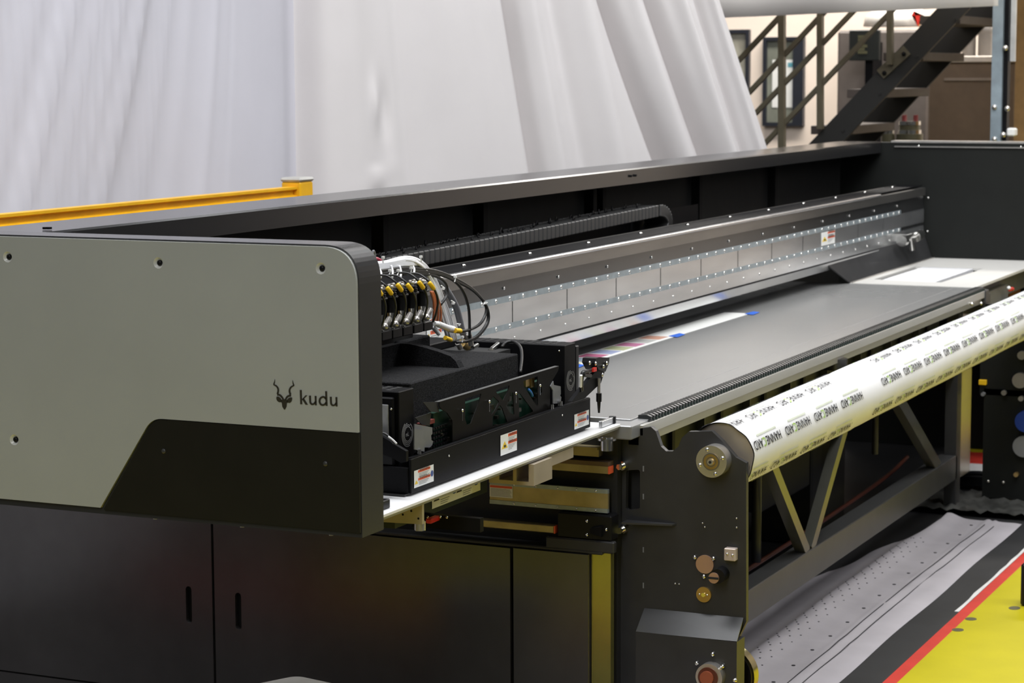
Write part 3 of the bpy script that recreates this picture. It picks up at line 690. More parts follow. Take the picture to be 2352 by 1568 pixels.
# ---- energy chain
ch = thing('cable_chain', 'black ribbed cable chain lying behind the gantry top', 'cable chain', (7.4, 3.25, 1.40))
lk = None; N = 78
def chain_z(x): return 1.442+.035*max(0, min(1, (x-6.2)/2.3))
for i in range(N):
    x = 5.6+i*.0375; zc = chain_z(x)
    p = Vector((x, 3.30, zc))
    if lk is None:
        m = MB(); m.box(x-.0165, x+.0165, 3.245, 3.252, zc-.024, zc+.024, .003); m.box(x-.0165, x+.0165, 3.345, 3.352, zc-.024, zc+.024, .003); m.box(x-.011, x+.011, 3.25, 3.345, zc+.014, zc+.021); m.box(x-.011, x+.011, 3.25, 3.345, zc-.021, zc-.014)
        lk = obj('chain_link', m, mat('dark_chain_plastic', (.040, .040, .040), .5), ch, origin=p)
    else: inst(lk, p, ch)
for i in range(14):      # bend at the end
    t_ = math.pi*(i+.5)/14*.9; c0 = Vector((8.525, 3.30, chain_z(8.5)-.055)); p = c0+Vector((.058*math.sin(t_)*2.0, 0, .055*math.cos(t_)))
    inst(lk, p, ch).rotation_euler = (0, t_, 0)
m = MB(); m.box(5.0, 9.3, 3.23, 3.37, 1.36, 1.375); m.box(5.0, 9.3, 3.365, 3.37, 1.36, 1.46); obj('chain_tray', m, BLACK, ch)
m = MB()
for i in range(46):
    x = 5.6+i*.062+random.uniform(-.02, .02); y = random.uniform(3.28, 3.34); L = random.uniform(.02, .05); m.tube([(x, y, chain_z(x)+.022), (x+L/2, y+.006, chain_z(x)+random.uniform(.026, .040)), (x+L, y+.01, chain_z(x)+.022)], .0035, 5, 2)
obj('chain_cables', m, BLACK, ch, kind='stuff')

# ================================================================== NEAR END
# ---- white table under the carriage
nt_ = thing('end_table', 'white end table under the carriage at the near end', 'table plate', (5.2, 2.7, ZB-.03))
m = MB(); m.box(4.41, 5.928, 2.378, 3.0, ZB-.008, ZB, .001); obj('table_top', m, WHITE, nt_)
m = MB(); m.box(4.41, 5.928, 2.384, 2.99, ZB-.015, ZB-.008); obj('under_sheet', m, mat('grey_edge', (.38, .38, .37), .4, metal=.4), nt_)
m = MB(); m.prism([(2.386, ZB-.015), (2.386, .968), (2.95, .952), (2.95, ZB-.015)], 'x', 4.685, 4.695); obj('end_bracket', m, BEIGE, nt_, 'beige web bracket with small holes')
for u, v in ((432, 1325), (370, 1384), (294, 1416), (434, 1452)): p = at(*c3(u, v), 'x', 4.6845); obj('bracket_hole', MB().cyl(p, (p.x+.002, p.y, p.z), .0028, n=8), BLACK, nt_)
m = MB(); m.cyl((4.70, 2.40, .95), (4.70, 2.40, .972), .014, n=6); m.cyl((4.70, 2.40, .972), (4.70, 2.40, 1.0), .006, n=10); obj('levelling_bolt', m, ALU, nt_)
m = MB(); m.box(4.80, 5.33, 2.52, 2.75, .925, ZB-.015); obj('service_box', m, mat('dark_green_box', (.010, .018, .012), .4), nt_)
sticker(nt_, placeY(2.519, 5.0, .938), .285, .040, 'long', label='cream warning label below the white table edge', name='warning_label')
m = MB(); m.box(4.45, 4.55, 2.40, 2.44, ZB, ZB+.022, .002); obj('end_stop', m, PLAST, nt_, 'small black stop block')
m = MB(); p = at(1005, 1190, 'x', 4.95); m.box(4.95, 4.97, 2.36, 2.55, .90, .935); obj('clamp_block', m, BLACK, nt_)
m = MB(); p = at(*c3(590, 1450), 'x', 4.94); m.box(4.90, 4.95, p.y-.008, p.y+.008, p.z-.006, p.z+.006, .002); obj('red_lever', m, RED, nt_)
for u, v in ((632, 1438), (692, 1442), (520, 1440)): p = at(*c3(u, v), 'x', 4.945); obj('clamp_screw', MB().sph(p, .004, 8), CHROME, nt_)
# aluminium lift profile under the table
m = MB()
for (y0, y1, z0, z1) in ((2.37, 2.50, .957, .967), (2.37, 2.385, .967, 1.014), (2.42, 2.43, .967, 1.014), (2.47, 2.50, .967, .985)): m.box(5.30, 5.42, y0, y1, z0, z1)
m.box(5.42, 5.60, 2.385, 2.42, .985, 1.014)
obj('lift_profile', m, mat('beige_aluminium', (.50, .43, .34), .4, metal=.4), nt_)
m = MB(); m.cyl((5.88, 2.40, .96), (5.88, 2.40, 1.0), .018, n=14); m.cyl((5.88, 2.40, .99), (5.88, 2.40, .996), .028, n=14); obj('support_pillar', m, CHROME, nt_)
p = at(1330, 1010, 'y', 2.43); m = MB(); m.cyl((p.x, 2.43, p.z-.008), (p.x, 2.43, ZB-.015), .003, n=8); obj('support_pin', m, BRASS, nt_)

# ---- guide rails on the machine end under the table
lf = thing('lift_mechanism', 'gold-coloured rails and plates on the machine end below the white table', 'mechanism', (5.93, 2.6, .68))
XR = 5.93
m = MB(); m.box(XR+.03, XR+.06, 2.40, 3.3, .66, 1.0); obj('back_plate', m, INNER, lf)
m = MB(); m.box(XR, XR+.03, 2.446, 2.62, .930, .958); m.box(XR-.01, XR, 2.446, 2.62, .951, .958); obj('guide_rail', m, GOLDP, lf)
m = MB(); m.box(XR-.01, XR+.03, 2.412, 2.72, .884, .905); obj('guide_rail', m, GOLDP, lf)
m = MB(); m.box(XR-.012, XR+.03, 2.412, 2.70, .9055, .918); obj('rail_cover', m, mat('brown_rail', (.16, .11, .07), .4, metal=.4), lf)
m = MB(); m.box(XR-.013, XR+.02, 2.408, 2.4118, .884, .905); obj('orange_end', m, STO, lf)
m = MB(); m.box(XR-.01, XR, 2.413, 2.79, .781, .826); obj('cover_plate', m, GOLDP, lf)
m = MB(); m.box(XR-.012, XR, 2.413, 2.79, .826, .838); m.box(XR-.012, XR, 2.413, 2.79, .769, .781)
obj('cover_flange', m, GALV, lf)
sc2 = None
for py_ in (.832, .775):
    for yy in (2.45, 2.51, 2.57, 2.64, 2.71):
        p = Vector((XR-.013, yy, py_))
        if sc2 is None: sc2 = obj('flange_screw', MB().sph(p, .0035, 8), CHROME, lf, origin=p)
        else: inst(sc2, p, lf)
sticker(lf, placeX(XR-.011, 2.79, .79), .075, .036, 'list', label='small printed instruction sticker on the gold plate')
m = MB(); m.box(XR-.03, XR, 2.575, 2.90, .700, .722, .002); obj('lower_rail', m, GOLDP, lf)
m = MB(); m.box(XR-.031, XR, 2.571, 2.5748, .70, .722); obj('orange_end', m, STO, lf)
m = MB(); m.box(XR-.03, XR+.03, 2.395, 2.565, .69, .765, .004); obj('clamp_block', m, PLAST, lf)
m = MB(); m.prism([(2.42, .735), (2.455, .728), (2.455, .712), (2.42, .705)], 'x', XR-.045, XR-.03); obj('clamp_tongue', m, BLACK, lf)
m = MB()
for yy, zz in ((2.47, .745), (2.47, .705), (2.41, .725)): m.sph((XR-.031, yy, zz), .0055, 8)
for u, v in ((1057, 1090), (1050, 1075)): pass
obj('clamp_screw', m, CHROME, lf)
m = MB(); m.tube([(XR-.02, 2.60, .86), (XR-.02, 2.72, .845), (XR-.02, 2.85, .855)], .006, 6); obj('hose', m, RUBBER, lf)

# ---- lower cabinet
cab = thing('base_cabinet', 'dark grey base cabinet with slotted doors at the near end', 'cabinet', (6.3, 3.6, 0))
XC = 5.90
m = MB(); m.box(XC+.02, 6.0, 2.462, 4.86, .0, .645); obj('carcass', m, INNER, cab)
m = MB(); m.box(XC-.005, 5.96, 2.42, 4.86, .649, .66, .003); m.box(XC-.004, XC+.02, 2.385, 2.60, .655, .69, .004); obj('top_flange', m, DARK, cab)
def door(y0, y1, z0, z1, slot):
    lp = [[(y0, z0), (y1, z0), (y1, z1), (y0, z1)]]
    if slot: 
        yc, za, zb_ = slot; r = .011
        lp.append([(yc+r*math.cos(t), zb_-r+r*math.sin(t)) for t in [math.pi*i/8 for i in range(9)]]+[(yc+r*math.cos(t), za+r+r*math.sin(t)) for t in [math.pi+math.pi*i/8 for i in range(9)]])
    vs, fs = curve_geo(lp, .009); m = MB().add([(XC+.0+v.z, v.x, v.y) for v in vs], fs)
    d = obj('cabinet_door', m, DOOR, cab)
    if slot:
        m = MB(); m.box(XC+.012, XC+.019, yc-.02, yc+.02, za-.01, zb_+.01); obj('slot_recess', m, INNER, d)
door(2.712, 3.734, .05, .646, (3.648, .307, .425))
door(3.743, 4.86, .078, .646, (3.83, .310, .429))
m = MB(); m.box(XC-.009, XC+.009, 3.743, 4.86, .02, .072); obj('plinth_panel', m, DOOR, cab)
m = MB(); m.box(XC-.012, XC+.012, 2.462, 2.700, .02, .648); obj('side_panel', m, DOOR, cab)
fl_ = thing('corner_post', 'narrow yellow-green reflecting corner post beside the base cabinet', 'post', (5.93, 2.42, 0))
m = MB(); top = [(2.458, .655), (2.45, .650), (2.44, .657), (2.43, .648), (2.42, .662), (2.41, .655), (2.398, .664)]
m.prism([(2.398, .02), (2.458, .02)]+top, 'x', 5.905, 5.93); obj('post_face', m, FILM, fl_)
# underside bracket below grey panel
m = MB(); a = at(243, 1166, 'x', 4.45); b = at(285, 1168, 'x', 4.45); m.prism([(a.y, 1.03), (b.y, 1.03), (b.y+.01, 1.020), (a.y-.02, 1.004), (a.y-.004, 1.006)], 'x', 4.42, 4.5)

# ---- near end cover
ec = thing('end_cover', 'light grey near end cover with emblem and black lower part', 'cover panel', (4.35, 2.9, 1.028))
obj('corner_bracket', m, SKIRT, ec)
XF = 4.30; YA, YBk = 2.341, 3.62; ZT = 1.660; ZL = 1.028
out = rounded([(YBk, ZL-.016), (YBk, ZT), (YA, ZT), (YA, ZL-.016)], [0, 0, .085, 0], 12)
m = MB(); m.prism(out, 'x', XF+.004, XF+.105); obj('edge_shell', m, SHELL, ec, 'charcoal edge shell with a rounded corner')
g_ = .0018
sk_pts = [(2.341+g_, ZL), (2.341+g_, 1.2465), (2.879, 1.2465), (3.0255, ZL)]
face = rounded([(YBk, ZL), (YBk, ZT-.004), (YA+.003, ZT-.004), (YA+.003, 1.2485), (2.883, 1.2485), (3.031, ZL)], [0, 0, .083, 0, .055, 0], 12)
# countersunk holes
holes = [(3.275, 1.608), (2.855, 1.607), (2.432, 1.608), (3.272, 1.173)]
vs, fs = curve_geo([face]+[[(hy+.0125*math.cos(t), hz+.0125*math.sin(t)) for t in [2*math.pi*i/20 for i in range(20)]] for hy, hz in holes], .004)
m = MB().add([(XF+.0+v.z, v.x, v.y) for v in vs], fs); fp = obj('face_panel', m, PANEL, ec, 'light warm grey face panel')
for hy, hz in holes:
    m = MB(); m.cyl((XF+.0035, hy, hz), (XF-.0005, hy, hz), .0062, n=16); m.sph((XF-.0002, hy, hz), .0058, 12, (.4, 1, 1)); obj('panel_screw', m, PLAST, fp)
    m = MB(); n = 24; vs = []
    for r_, x_ in ((.0066, XF+.0036), (.0072, XF+.0034), (.0124, XF-.0040), (.0130, XF-.0043)):
        vs += [(x_, hy+r_*math.cos(2*math.pi*i/n), hz+r_*math.sin(2*math.pi*i/n)) for i in range(n)]
    m.add(vs, [(k*n+i, k*n+(i+1) % n, (k+1)*n+(i+1) % n, (k+1)*n+i) for k in range(3) for i in range(n)], True); obj('screw_cup', m, mat('pale_cup', (.62, .62, .56), .25), fp)
skp = rounded([(YA+g_, ZL-.004), (YA+g_, 1.2465), (2.878, 1.2465), (3.0235, ZL-.004)], [0, 0, .050, 0], 12)
m = MB(); m.prism(skp, 'x', XF-.003, XF+.0038); sp_ = obj('lower_panel', m, SKIRT, ec, 'black lower panel with a slanted left edge')
for hy, hz in ((2.853, 1.1735), (2.428, 1.1735)):
    m = MB(); m.sph((XF-.0035, hy, hz), .006, 12, (.4, 1, 1)); obj('panel_screw', m, mat('dark_screw', (.05, .05, .05), .3), sp_)
for px in (340, 540, 745): p = at(px, 1190, 'x', 4.3); obj('bottom_screw', MB().cyl((4.33, p.y, 1.012), (4.33, p.y, 1.005), .005, n=8), ALU, ec)
# lettering on the face (k u d u) and antelope emblem, positions in photo pixels of the close-up
def pe(u, v, dz=.0005): p = at(580+u/9.8, 840+v/9.8, 'x', XF-.004); return p
def emb(loops, mb):
    P = [pe(*q) for q in loops]; n = len(P)
    mb.add([(XF-.0052, p.y, p.z) for p in P]+[(XF-.004, p.y, p.z) for p in P], [tuple(range(n)), tuple(range(2*n-1, n-1, -1))]+[(i, (i+1) % n, n+(i+1) % n, n+i) for i in range(n)])
def ribbon(mb, pts, ws):
    Q = []; W = []
    for i in range(len(pts)-1):
        P0 = Vector(pts[max(i-1, 0)]); P1 = Vector(pts[i]); P2 = Vector(pts[i+1]); P3 = Vector(pts[min(i+2, len(pts)-1)])
        for k in range(6):
            t = k/6; Q.append(.5*((2*P1)+(P2-P0)*t+(2*P0-5*P1+4*P2-P3)*t*t+(3*P1-P0-3*P2+P3)*t**3)); W.append(ws[i]*(1-t)+ws[i+1]*t)
    Q.append(Vector(pts[-1])); W.append(ws[-1])
    for i in range(len(Q)-1):
        d = (Q[i+1]-Q[i]).normalized(); n = Vector((-d.y, d.x)); d0 = (Q[i]-Q[i-1]).normalized() if i else d; n0 = Vector((-d0.y, d0.x)); n0 = ((n0+n)/2).normalized()
        d2 = (Q[i+2]-Q[i+1]).normalized() if i+2 < len(Q) else d; n2 = ((Vector((-d2.y, d2.x))+n)/2).normalized()
        emb([Q[i]+n0*W[i], Q[i+1]+n2*W[i+1], Q[i+1]-n2*W[i+1], Q[i]-n0*W[i]], mb)
m = MB()
ribbon(m, [(505, 300), (500, 355), (483, 415)], [1, 9, 16]); ribbon(m, [(475, 420), (530, 445), (572, 495), (583, 560), (566, 630)], [10, 16, 18, 19, 21])
ribbon(m, [(560, 648), (610, 652), (655, 690), (695, 745)], [20, 20, 20, 17])
ribbon(m, [(905, 322), (912, 375), (932, 440)], [1, 9, 16]); ribbon(m, [(938, 440), (888, 462), (850, 505), (836, 570), (856, 640)], [10, 16, 18, 19, 21])
ribbon(m, [(870, 665), (820, 672), (775, 705), (745, 765)], [20, 20, 20, 17])
emb([(545, 690), (585, 688), (625, 715), (660, 760), (640, 812), (600, 812), (560, 785), (540, 740)], m)
emb([(890, 708), (850, 706), (812, 725), (775, 768), (790, 822), (845, 830), (880, 800), (896, 750)], m)
emb([(640, 775), (695, 742), (730, 750), (800, 785), (790, 830), (776, 835), (770, 915), (735, 980), (718, 982), (675, 915), (662, 820), (640, 812)], m)
obj('antelope_emblem', m, INK, ec, 'dark antelope head emblem')
m = MB()
emb([(1068, 540), (1110, 540), (1122, 860), (1078, 860)], m); emb([(1195, 662), (1236, 662), (1150, 748), (1118, 748)], m); emb([(1118, 748), (1160, 728), (1248, 870), (1195, 868)], m)
def ulet(dx, dy):
    emb([(1275+dx, 668+dy), (1318+dx, 668+dy), (1322+dx, 800+dy), (1281+dx, 800+dy)], m)
    ribbon(m, [(1301+dx, 798+dy), (1312+dx, 838+dy), (1348+dx, 860+dy), (1392+dx, 845+dy), (1418+dx, 800+dy)], [20, 20, 19, 19, 14])
    emb([(1402+dx, 674+dy), (1443+dx, 676+dy), (1448+dx, 884+dy), (1410+dx, 882+dy)], m)
ulet(0, 0); ulet(468, 26)
emb([(1638, 568), (1680, 568), (1692, 896), (1652, 896)], m)
ribbon(m, [(1655, 745), (1622, 705), (1580, 697), (1530, 730), (1512, 790), (1530, 850), (1575, 878), (1625, 865), (1660, 822)], [18, 20, 20, 21, 21, 21, 20, 20, 18])
obj('brand_lettering', m, INK, ec, 'dark lettering reading kudu')

# ================================================================== CARRIAGE
ca = thing('print_carriage', 'black print carriage with ink filters, cables and warning stickers', 'printer carriage', (5.25, 2.6, ZB))
YT = 2.42
m = MB(); m.box(4.695, 5.805, YT, YT+.006, ZB+.006, 1.121, .0015); m.box(4.69, 4.70, YT+.006, 2.90, ZB+.006, 1.10, .0015); m.box(5.795, 5.805, YT+.006, 2.9, ZB+.006, 1.10); m.box(4.70, 5.795, YT+.006, 2.9, ZB+.006, ZB+.012)
m.box(4.70, 5.80, YT+.001, YT+.014, 1.119, 1.1225); obj('front_tray', m, BLACK, ca)
m = MB(); m.box(4.68, 5.79, YT+.010, 2.89, ZB+.001, ZB+.006); obj('tray_foot', m, RUBBER, ca)
def box_with_logo(x0, x1, y1, z0, z1, name, screen):
    m = MB(); m.box(x0, x1, 2.46, y1, z0, z1, .002); b_ = obj(name, m, BLACK, ca)
    m = MB()
    for i in range(10):
        yy = 2.49+i*.026
        for k in range(3): m.box(x0+.012+k*.024, x0+.030+k*.024, yy, yy+.014, z1, z1+.0006)
    obj('vent_slots', m, INNER, b_)
    # emblem : rings and letters
    xc = (x0+x1)/2+.004; zc = z0+(z1-z0)*(.47 if screen else .50)
    m = MB(); pl = placeY(2.4595, xc, zc)
    for r, a0, a1 in ((.016, 20, 330), (.020, 60, 380), (.024, 95, 300), (.028, 120, 290), (.024, -60, 60)):
        v_, f_ = ring_geo(r*1.0, r+.0018, a0, a1); m.add([pl((p[0]*1.05, p[1]*1.05, .0003)) for p in v_], f_)
    v_, f_ = TM; m.add([pl(((v.x-.85)*.013, (v.y-.36)*.014, .0003)) for v in v_], f_)
    obj('ring_emblem', m, PALE, b_, 'pale ring emblem with ML letters')
    return b_
TM = text_geo('mL', 1, .02, 0)
lb = box_with_logo(4.713, 4.792, 2.80, 1.075, 1.278, 'lamp_housing', True)
m = MB(); m.box(4.700, 4.713, 2.470, 2.80, 1.10, 1.265, .003); pf = obj('window_frame_plate', m, PLAST, lb)
m = MB(); m.box(4.697, 4.7005, 2.481, 2.78, 1.135, 1.248, .001); obj('grey_filter_pad', m, mat('light_grey_pad', (.45, .46, .48), .6, noise=.12, scale=40), lb, 'light grey rectangular pad')
m = MB(); m.sph((4.699, 2.4735, 1.238), .003, 8); obj('pad_screw', m, CHROME, lb)
rb = box_with_logo(5.713, 5.793, 2.80, 1.075, 1.278, 'lamp_housing', False)
m = MB(); m.box(5.800, 5.822, 2.462, 2.80, 1.075, 1.266, .002); obj('end_plate', m, PLAST, rb)
m = MB(); m.sph((5.711, 2.475, 1.262), .003, 8); obj('housing_screw', m, CHROME, rb)
# foam cover: low block + curved L-shaped rim
fo = MB(); fo.box(4.85, 5.49, 2.50, 2.80, 1.10, 1.279, .003); fm = obj('foam_cover', fo, FOAM, ca, 'textured black foam cover block')
zt_ = 1.279
def Lz(u): return zt_+.048*(min(1, max(0, u)))
# far wall of the recess (along Y) with a ramped end
yw = [2.515, 2.525, 2.54, 2.575, 2.62, 2.66, 2.70]; hw = [.0, .018, .030, .040, .050, .056, .056]
prof = [(y, zt_-.01) for y in (2.70, 2.512)]+[(y, zt_+h_) for y, h_ in zip(yw, hw)]
m = MB(); m.prism(prof, 'x', 5.155, 5.185); obj('foam_rim', m, FOAM, fm)
m = MB(); xs_ = [4.86, 4.90, 4.96, 5.02, 5.10, 5.155]; hs_ = [.020, .038, .050, .056, .056, .056]
m.prism([(5.155, zt_-.01), (4.86, zt_-.01)]+[(x_, zt_+h_) for x_, h_ in zip(xs_, hs_)], 'y', 2.685, 2.71); obj('foam_rim', m, FOAM, fm)
m = MB(); m.box(5.19, 5.36, 2.70, 2.80, zt_, 1.335, .004); obj('foam_block', m, FOAM, fm)
# inner body behind
m = MB(); m.box(4.84, 5.30, 2.72, 2.98, 1.10, 1.368, .004); m.box(5.30, 5.70, 2.62, 2.98, 1.10, 1.262); obj('carriage_body', m, INNER, ca)
m = MB(); m.box(5.36, 5.70, 2.79, 2.98, 1.262, 1.285, .003); obj('rear_cover', m, BLACK, ca)
m = MB(); m.tube([at(*c1(790, 575), 'y', 2.62), at(*c1(810, 553), 'y', 2.62), at(*c1(850, 548), 'y', 2.6), at(*c1(885, 575), 'y', 2.55), at(*c1(893, 630), 'y', 2.52), at(*c1(885, 705), 'y', 2.49)], .0045, 8); obj('loop_cable', m, RUBBER, ca)
m = MB(); a = at(*c1(735, 588), 'y', 2.66); b = at(*c1(770, 560), 'y', 2.66); m.cyl(a, b, .007, n=10); m.cyl(a, (a.x, a.y, a.z-.012), .009, n=10); obj('hose_fitting', m, CHROME, ca); m = MB(); a = at(*c1(640, 578), 'y', 2.66); m.cyl(a, (a.x+.03, a.y, a.z+.004), .006, n=8); obj('hose_fitting', m, CHROME, ca)
# laser-cut front plate
YP = 2.440
def gp(u, v): p = at(*c3(u, v), 'y', YP); return (p.x, p.z)
outl = [gp(620, 403), gp(1698, 82), gp(1688, 125), gp(1640, 205), gp(1640, 255), gp(1616, 290), gp(1616, 470), gp(740, 760), gp(738, 570), gp(690, 500), gp(640, 470), gp(620, 440)]
cuts = [
 [gp(852, 375), gp(1000, 325), gp(975, 410), gp(905, 595), gp(870, 610), gp(852, 560)],
 [gp(1105, 350), gp(1160, 400), gp(1120, 480), gp(1090, 520), gp(1080, 400)],
 [gp(1120, 300), gp(1255, 250), gp(1235, 310), gp(1195, 390)],
 [gp(1270, 310), gp(1285, 320), gp(1295, 520), gp(1250, 495), gp(1220, 440)],
 [gp(1100, 540), gp(1165, 430), gp(1185, 455), gp(1235, 590), gp(1100, 620)],
 [gp(1320, 320), gp(1350, 330), gp(1470, 490), gp(1340, 550), gp(1335, 370)],
 [gp(1375, 215), gp(1505, 172), gp(1508, 430), gp(1500, 445), gp(1385, 270)],
 [gp(1528, 265), gp(1540, 262), gp(1545, 320), gp(1525, 345)]]
cuts = [rounded(c_, .003, 3) for c_ in cuts]
vs, fs = curve_geo([outl]+cuts, .0012); m = MB().add([(v.x, YP+v.z, v.y) for v in vs], fs); gr = obj('front_grille', m, GRILL, ca, 'black laser-cut front plate')
m = MB(); a = gp(620, 403); b = gp(1698, 82); m.box(a[0], b[0], YP, YP+.012, (a[1]+b[1])/2-.0012, (a[1]+b[1])/2+.0006); obj('folded_edge', m, mat('highlight_grey_edge', (.16, .16, .155), .35, metal=.3), gr)  # lit-edge highlight put into the lighter grey colour
bt = None
for u, v in ((830, 480), (1073, 400), (1312, 325), (1530, 255)):
    p = at(*c3(u, v), 'y', YP-.006)
    m = MB(); m.sph(p, .0042, 8); m.cyl((p.x, p.y, p.z-.004), (p.x, p.y, p.z-.026), .0012, n=6); obj('spring_pin', m, CHROME, gr)
# left upright pieces of the sheet behind
m = MB(); m.prism([gp(490, 405), gp(620, 403), gp(620, 440), gp(640, 500), gp(560, 490)], 'y', YP+.004, YP+.006); m.prism([gp(440, 548), gp(585, 500), gp(570, 620), gp(500, 610)], 'y', YP+.01, YP+.012); obj('side_sheet', m, INNER, ca)
# electronics behind the grille
m = MB(); m.box(4.90, 5.60, 2.462, 2.478, 1.10, 1.20); obj('circuit_board', m, mat('dark_green_board', (.006, .035, .020), .4), ca)
m = MB()
for i in range(34):
    x = random.uniform(4.92, 5.56); z = random.uniform(1.10, 1.18); s_ = random.uniform(.004, .012)
    m.box(x, x+s_*1.5, 2.452, 2.462, z, z+s_)
obj('board_component', m, mat('dark_component', (.06, .055, .04), .35, metal=.5), ca, kind='stuff')
m = MB()
for (u, v, mt) in ((1425, 225, 0), (1470, 230, 0)): p = at(*c3(u, v), 'y', 2.45); m.box(p.x-.012, p.x+.012, 2.452, 2.46, p.z-.012, p.z+.014)
obj('brass_terminal', m, BRASS, ca)
m = MB(); m.tube([at(*c3(1425, 290), 'y', 2.448), at(*c3(1450, 320), 'y', 2.446), at(*c3(1460, 350), 'y', 2.448)], .004, 6); obj('blue_wire', m, mat('blue_wire', (.02, .15, .5), .4), ca)
m = MB()
for i in range(40):
    x = 4.85+(i % 8)*.014; z = 1.118+(i//8)*.011; m.box(x, x+.009, 2.452, 2.46, z, z+.005)
obj('finned_block', m, PLAST, ca)
m = MB(); p = at(*c3(500, 595), 'y', 2.458); m.box(p.x-.03, p.x+.05, 2.458, 2.468, p.z-.006, p.z+.004); obj('red_ribbon', m, mat('dull_red', (.25, .05, .05), .5), ca)
# grey clamp sheets
def clamp(us, name, lab, y_):
    P = [at(*c3(*q), 'y', y_) for q in us]; m = MB(); m.prism([(p.x, p.z) for p in P], 'y', y_, y_+.0025); o = obj(name, m, GREYP, ca, lab)
clamp([(400, 600), (560, 632), (562, 690), (550, 700), (552, 745), (568, 755), (560, 790), (540, 812), (400, 812)], 'clamp_sheet', 'grey notched sheet clamp near the left housing', 2.436)
clamp([(400, 640), (485, 655), (487, 690), (478, 700), (480, 735), (492, 745), (490, 850), (400, 830)], 'clamp_sheet', None, 2.430)
clamp([(1625, 260), (1650, 215), (1655, 250), (1716, 262), (1718, 330), (1712, 345), (1722, 360), (1716, 415), (1650, 418), (1648, 300)], 'clamp_sheet', 'grey notched sheet clamp near the right housing', 2.436)
m = MB()
for u, v in ((440, 850), (1635, 445), (1712, 415)): p = at(*c3(u, v), 'y', 2.43); m = MB(); m.cyl((p.x, p.y, p.z-.006), (p.x, p.y, p.z+.006), .006, n=8); obj('clamp_nut', m, CHROME, ca)
# stickers on the tray
def st_at(u0, v0, u1, v1, style, lab):
    a = at(*c3(u0, v0), 'y', YT-.0005); b = at(*c3(u1, v1), 'y', YT-.0005); c_ = at(*c3(u1, v0-(v0-v1)), 'y', YT)
    return a, b
for (ul, vb, ur, vb2, vt, style, lab) in ((396, 1180, 571, 1115, 1025, 'double', 'warning sticker at the near end of the tray'), (1174, 890, 1320, 835, 706, 'tall', 'warning sticker with a large triangle in the tray middle'), (1838, 650, 1968, 606, 516, 'double', 'warning sticker at the far end of the tray')):
    a = at(*c3(ul, vb), 'y', YT-.0005); b = at(*c3(ur, vb2), 'y', YT-.0005); t_ = at(*c3(ul, vt), 'y', YT-.0005)
    sticker(ca, placeY(YT-.0005, a.x, (a.z+b.z)/2), b.x-a.x, t_.z-a.z, style, label=lab)
for u, v in ((710, 888), (1730, 522)): p = at(*c3(u, v), 'y', YT-.001); obj('tray_screw', MB().sph(p, .0025, 8), CHROME, ca)
# sensor arms
sa = thing('sensor_arm', 'black sensor arm with a hanging probe at the right of the carriage', 'sensor', (5.80, 2.40, 1.12))
def s_at(u, v, y_=2.40): return at(*c1(u, v), 'y', y_)
P = [s_at(*q) for q in ((1150, 855), (1300, 665), (1330, 668), (1300, 760), (1215, 840), (1160, 858))]
m = MB(); m.prism([(p.x, p.z) for p in P], 'y', 2.40, 2.412); obj('arm', m, BLACK, sa)
P = [s_at(*q) for q in ((1240, 632), (1258, 625), (1310, 628), (1308, 655), (1290, 700), (1255, 690), (1236, 655))]
m = MB(); m.prism([(p.x, p.z) for p in P], 'y', 2.38, 2.42); obj('head_block', m, PLAST, sa)
for q in ((1242, 657), (1273, 660), (1313, 675), (1330, 658), (1308, 718)): p = s_at(*q, 2.377); obj('head_screw', MB().sph(p, .006, 8, (1, .6, 1)), CHROME, sa)
m = MB(); p = s_at(1268, 690, 2.376); m.box(p.x-.012, p.x+.01, 2.374, 2.38, p.z-.006, p.z+.005); obj('red_marker', m, RED, sa)
m = MB(); m.tube([s_at(1262, 690, 2.385), s_at(1235, 700, 2.385), s_at(1210, 705, 2.385), s_at(1200, 740, 2.39), s_at(1200, 800, 2.40)], .006, 8); m.cyl(s_at(1210, 718, 2.385), s_at(1245, 722, 2.385), .006, n=8); obj('sensor_cable', m, RUBBER, sa)
m = MB(); m.cyl(s_at(1198, 720, 2.383), s_at(1196, 780, 2.39), .004, n=8); obj('cable_tie', m, WTIE, sa)
a = s_at(1281, 735); 
m = MB(); m.cyl((a.x, 2.395, a.z), (a.x, 2.395, s_at(1281, 815).z), .0045, n=10); obj('probe_rod', m, ALU, sa)
m = MB(); m.cyl((a.x, 2.395, s_at(1281, 812).z), (a.x, 2.395, s_at(1281, 855).z), .008, n=12); m.cyl((a.x, 2.395, s_at(1281, 855).z), (a.x, 2.395, s_at(1283, 912).z), .0055, .003, n=12); obj('probe_tip', m, PLAST, sa)
sa2 = thing('sensor_arm', 'black sensor arm at the near end of the carriage, by the grey cover', 'sensor', (4.66, 2.45, 1.10))
P = [at(*c3(*q), 'x', 4.68) for q in ((40, 690), (95, 690), (200, 750), (250, 785), (345, 840), (345, 935), (300, 945), (220, 900), (40, 830))]
m = MB(); m.prism([(p.y, p.z) for p in P], 'x', 4.668, 4.68); obj('arm', m, BLACK, sa2)
for q in ((87, 720), (87, 812)): p = at(*c3(*q), 'x', 4.666); obj('arm_screw', MB().sph(p, .0045, 8), CHROME, sa2)
m = MB(); m.tube([at(*c3(80, 690), 'x', 4.664), at(*c3(130, 690), 'x', 4.664), at(*c3(180, 730), 'x', 4.664), at(*c3(220, 775), 'x', 4.664)], .004, 8); obj('sensor_cable', m, RUBBER, sa2)
m = MB(); m.tube([at(*c3(165, 715), 'x', 4.661), at(*c3(200, 740), 'x', 4.661), at(*c3(240, 778), 'x', 4.661)], .0022, 6); obj('cable_sleeve', m, WTIE, sa2)
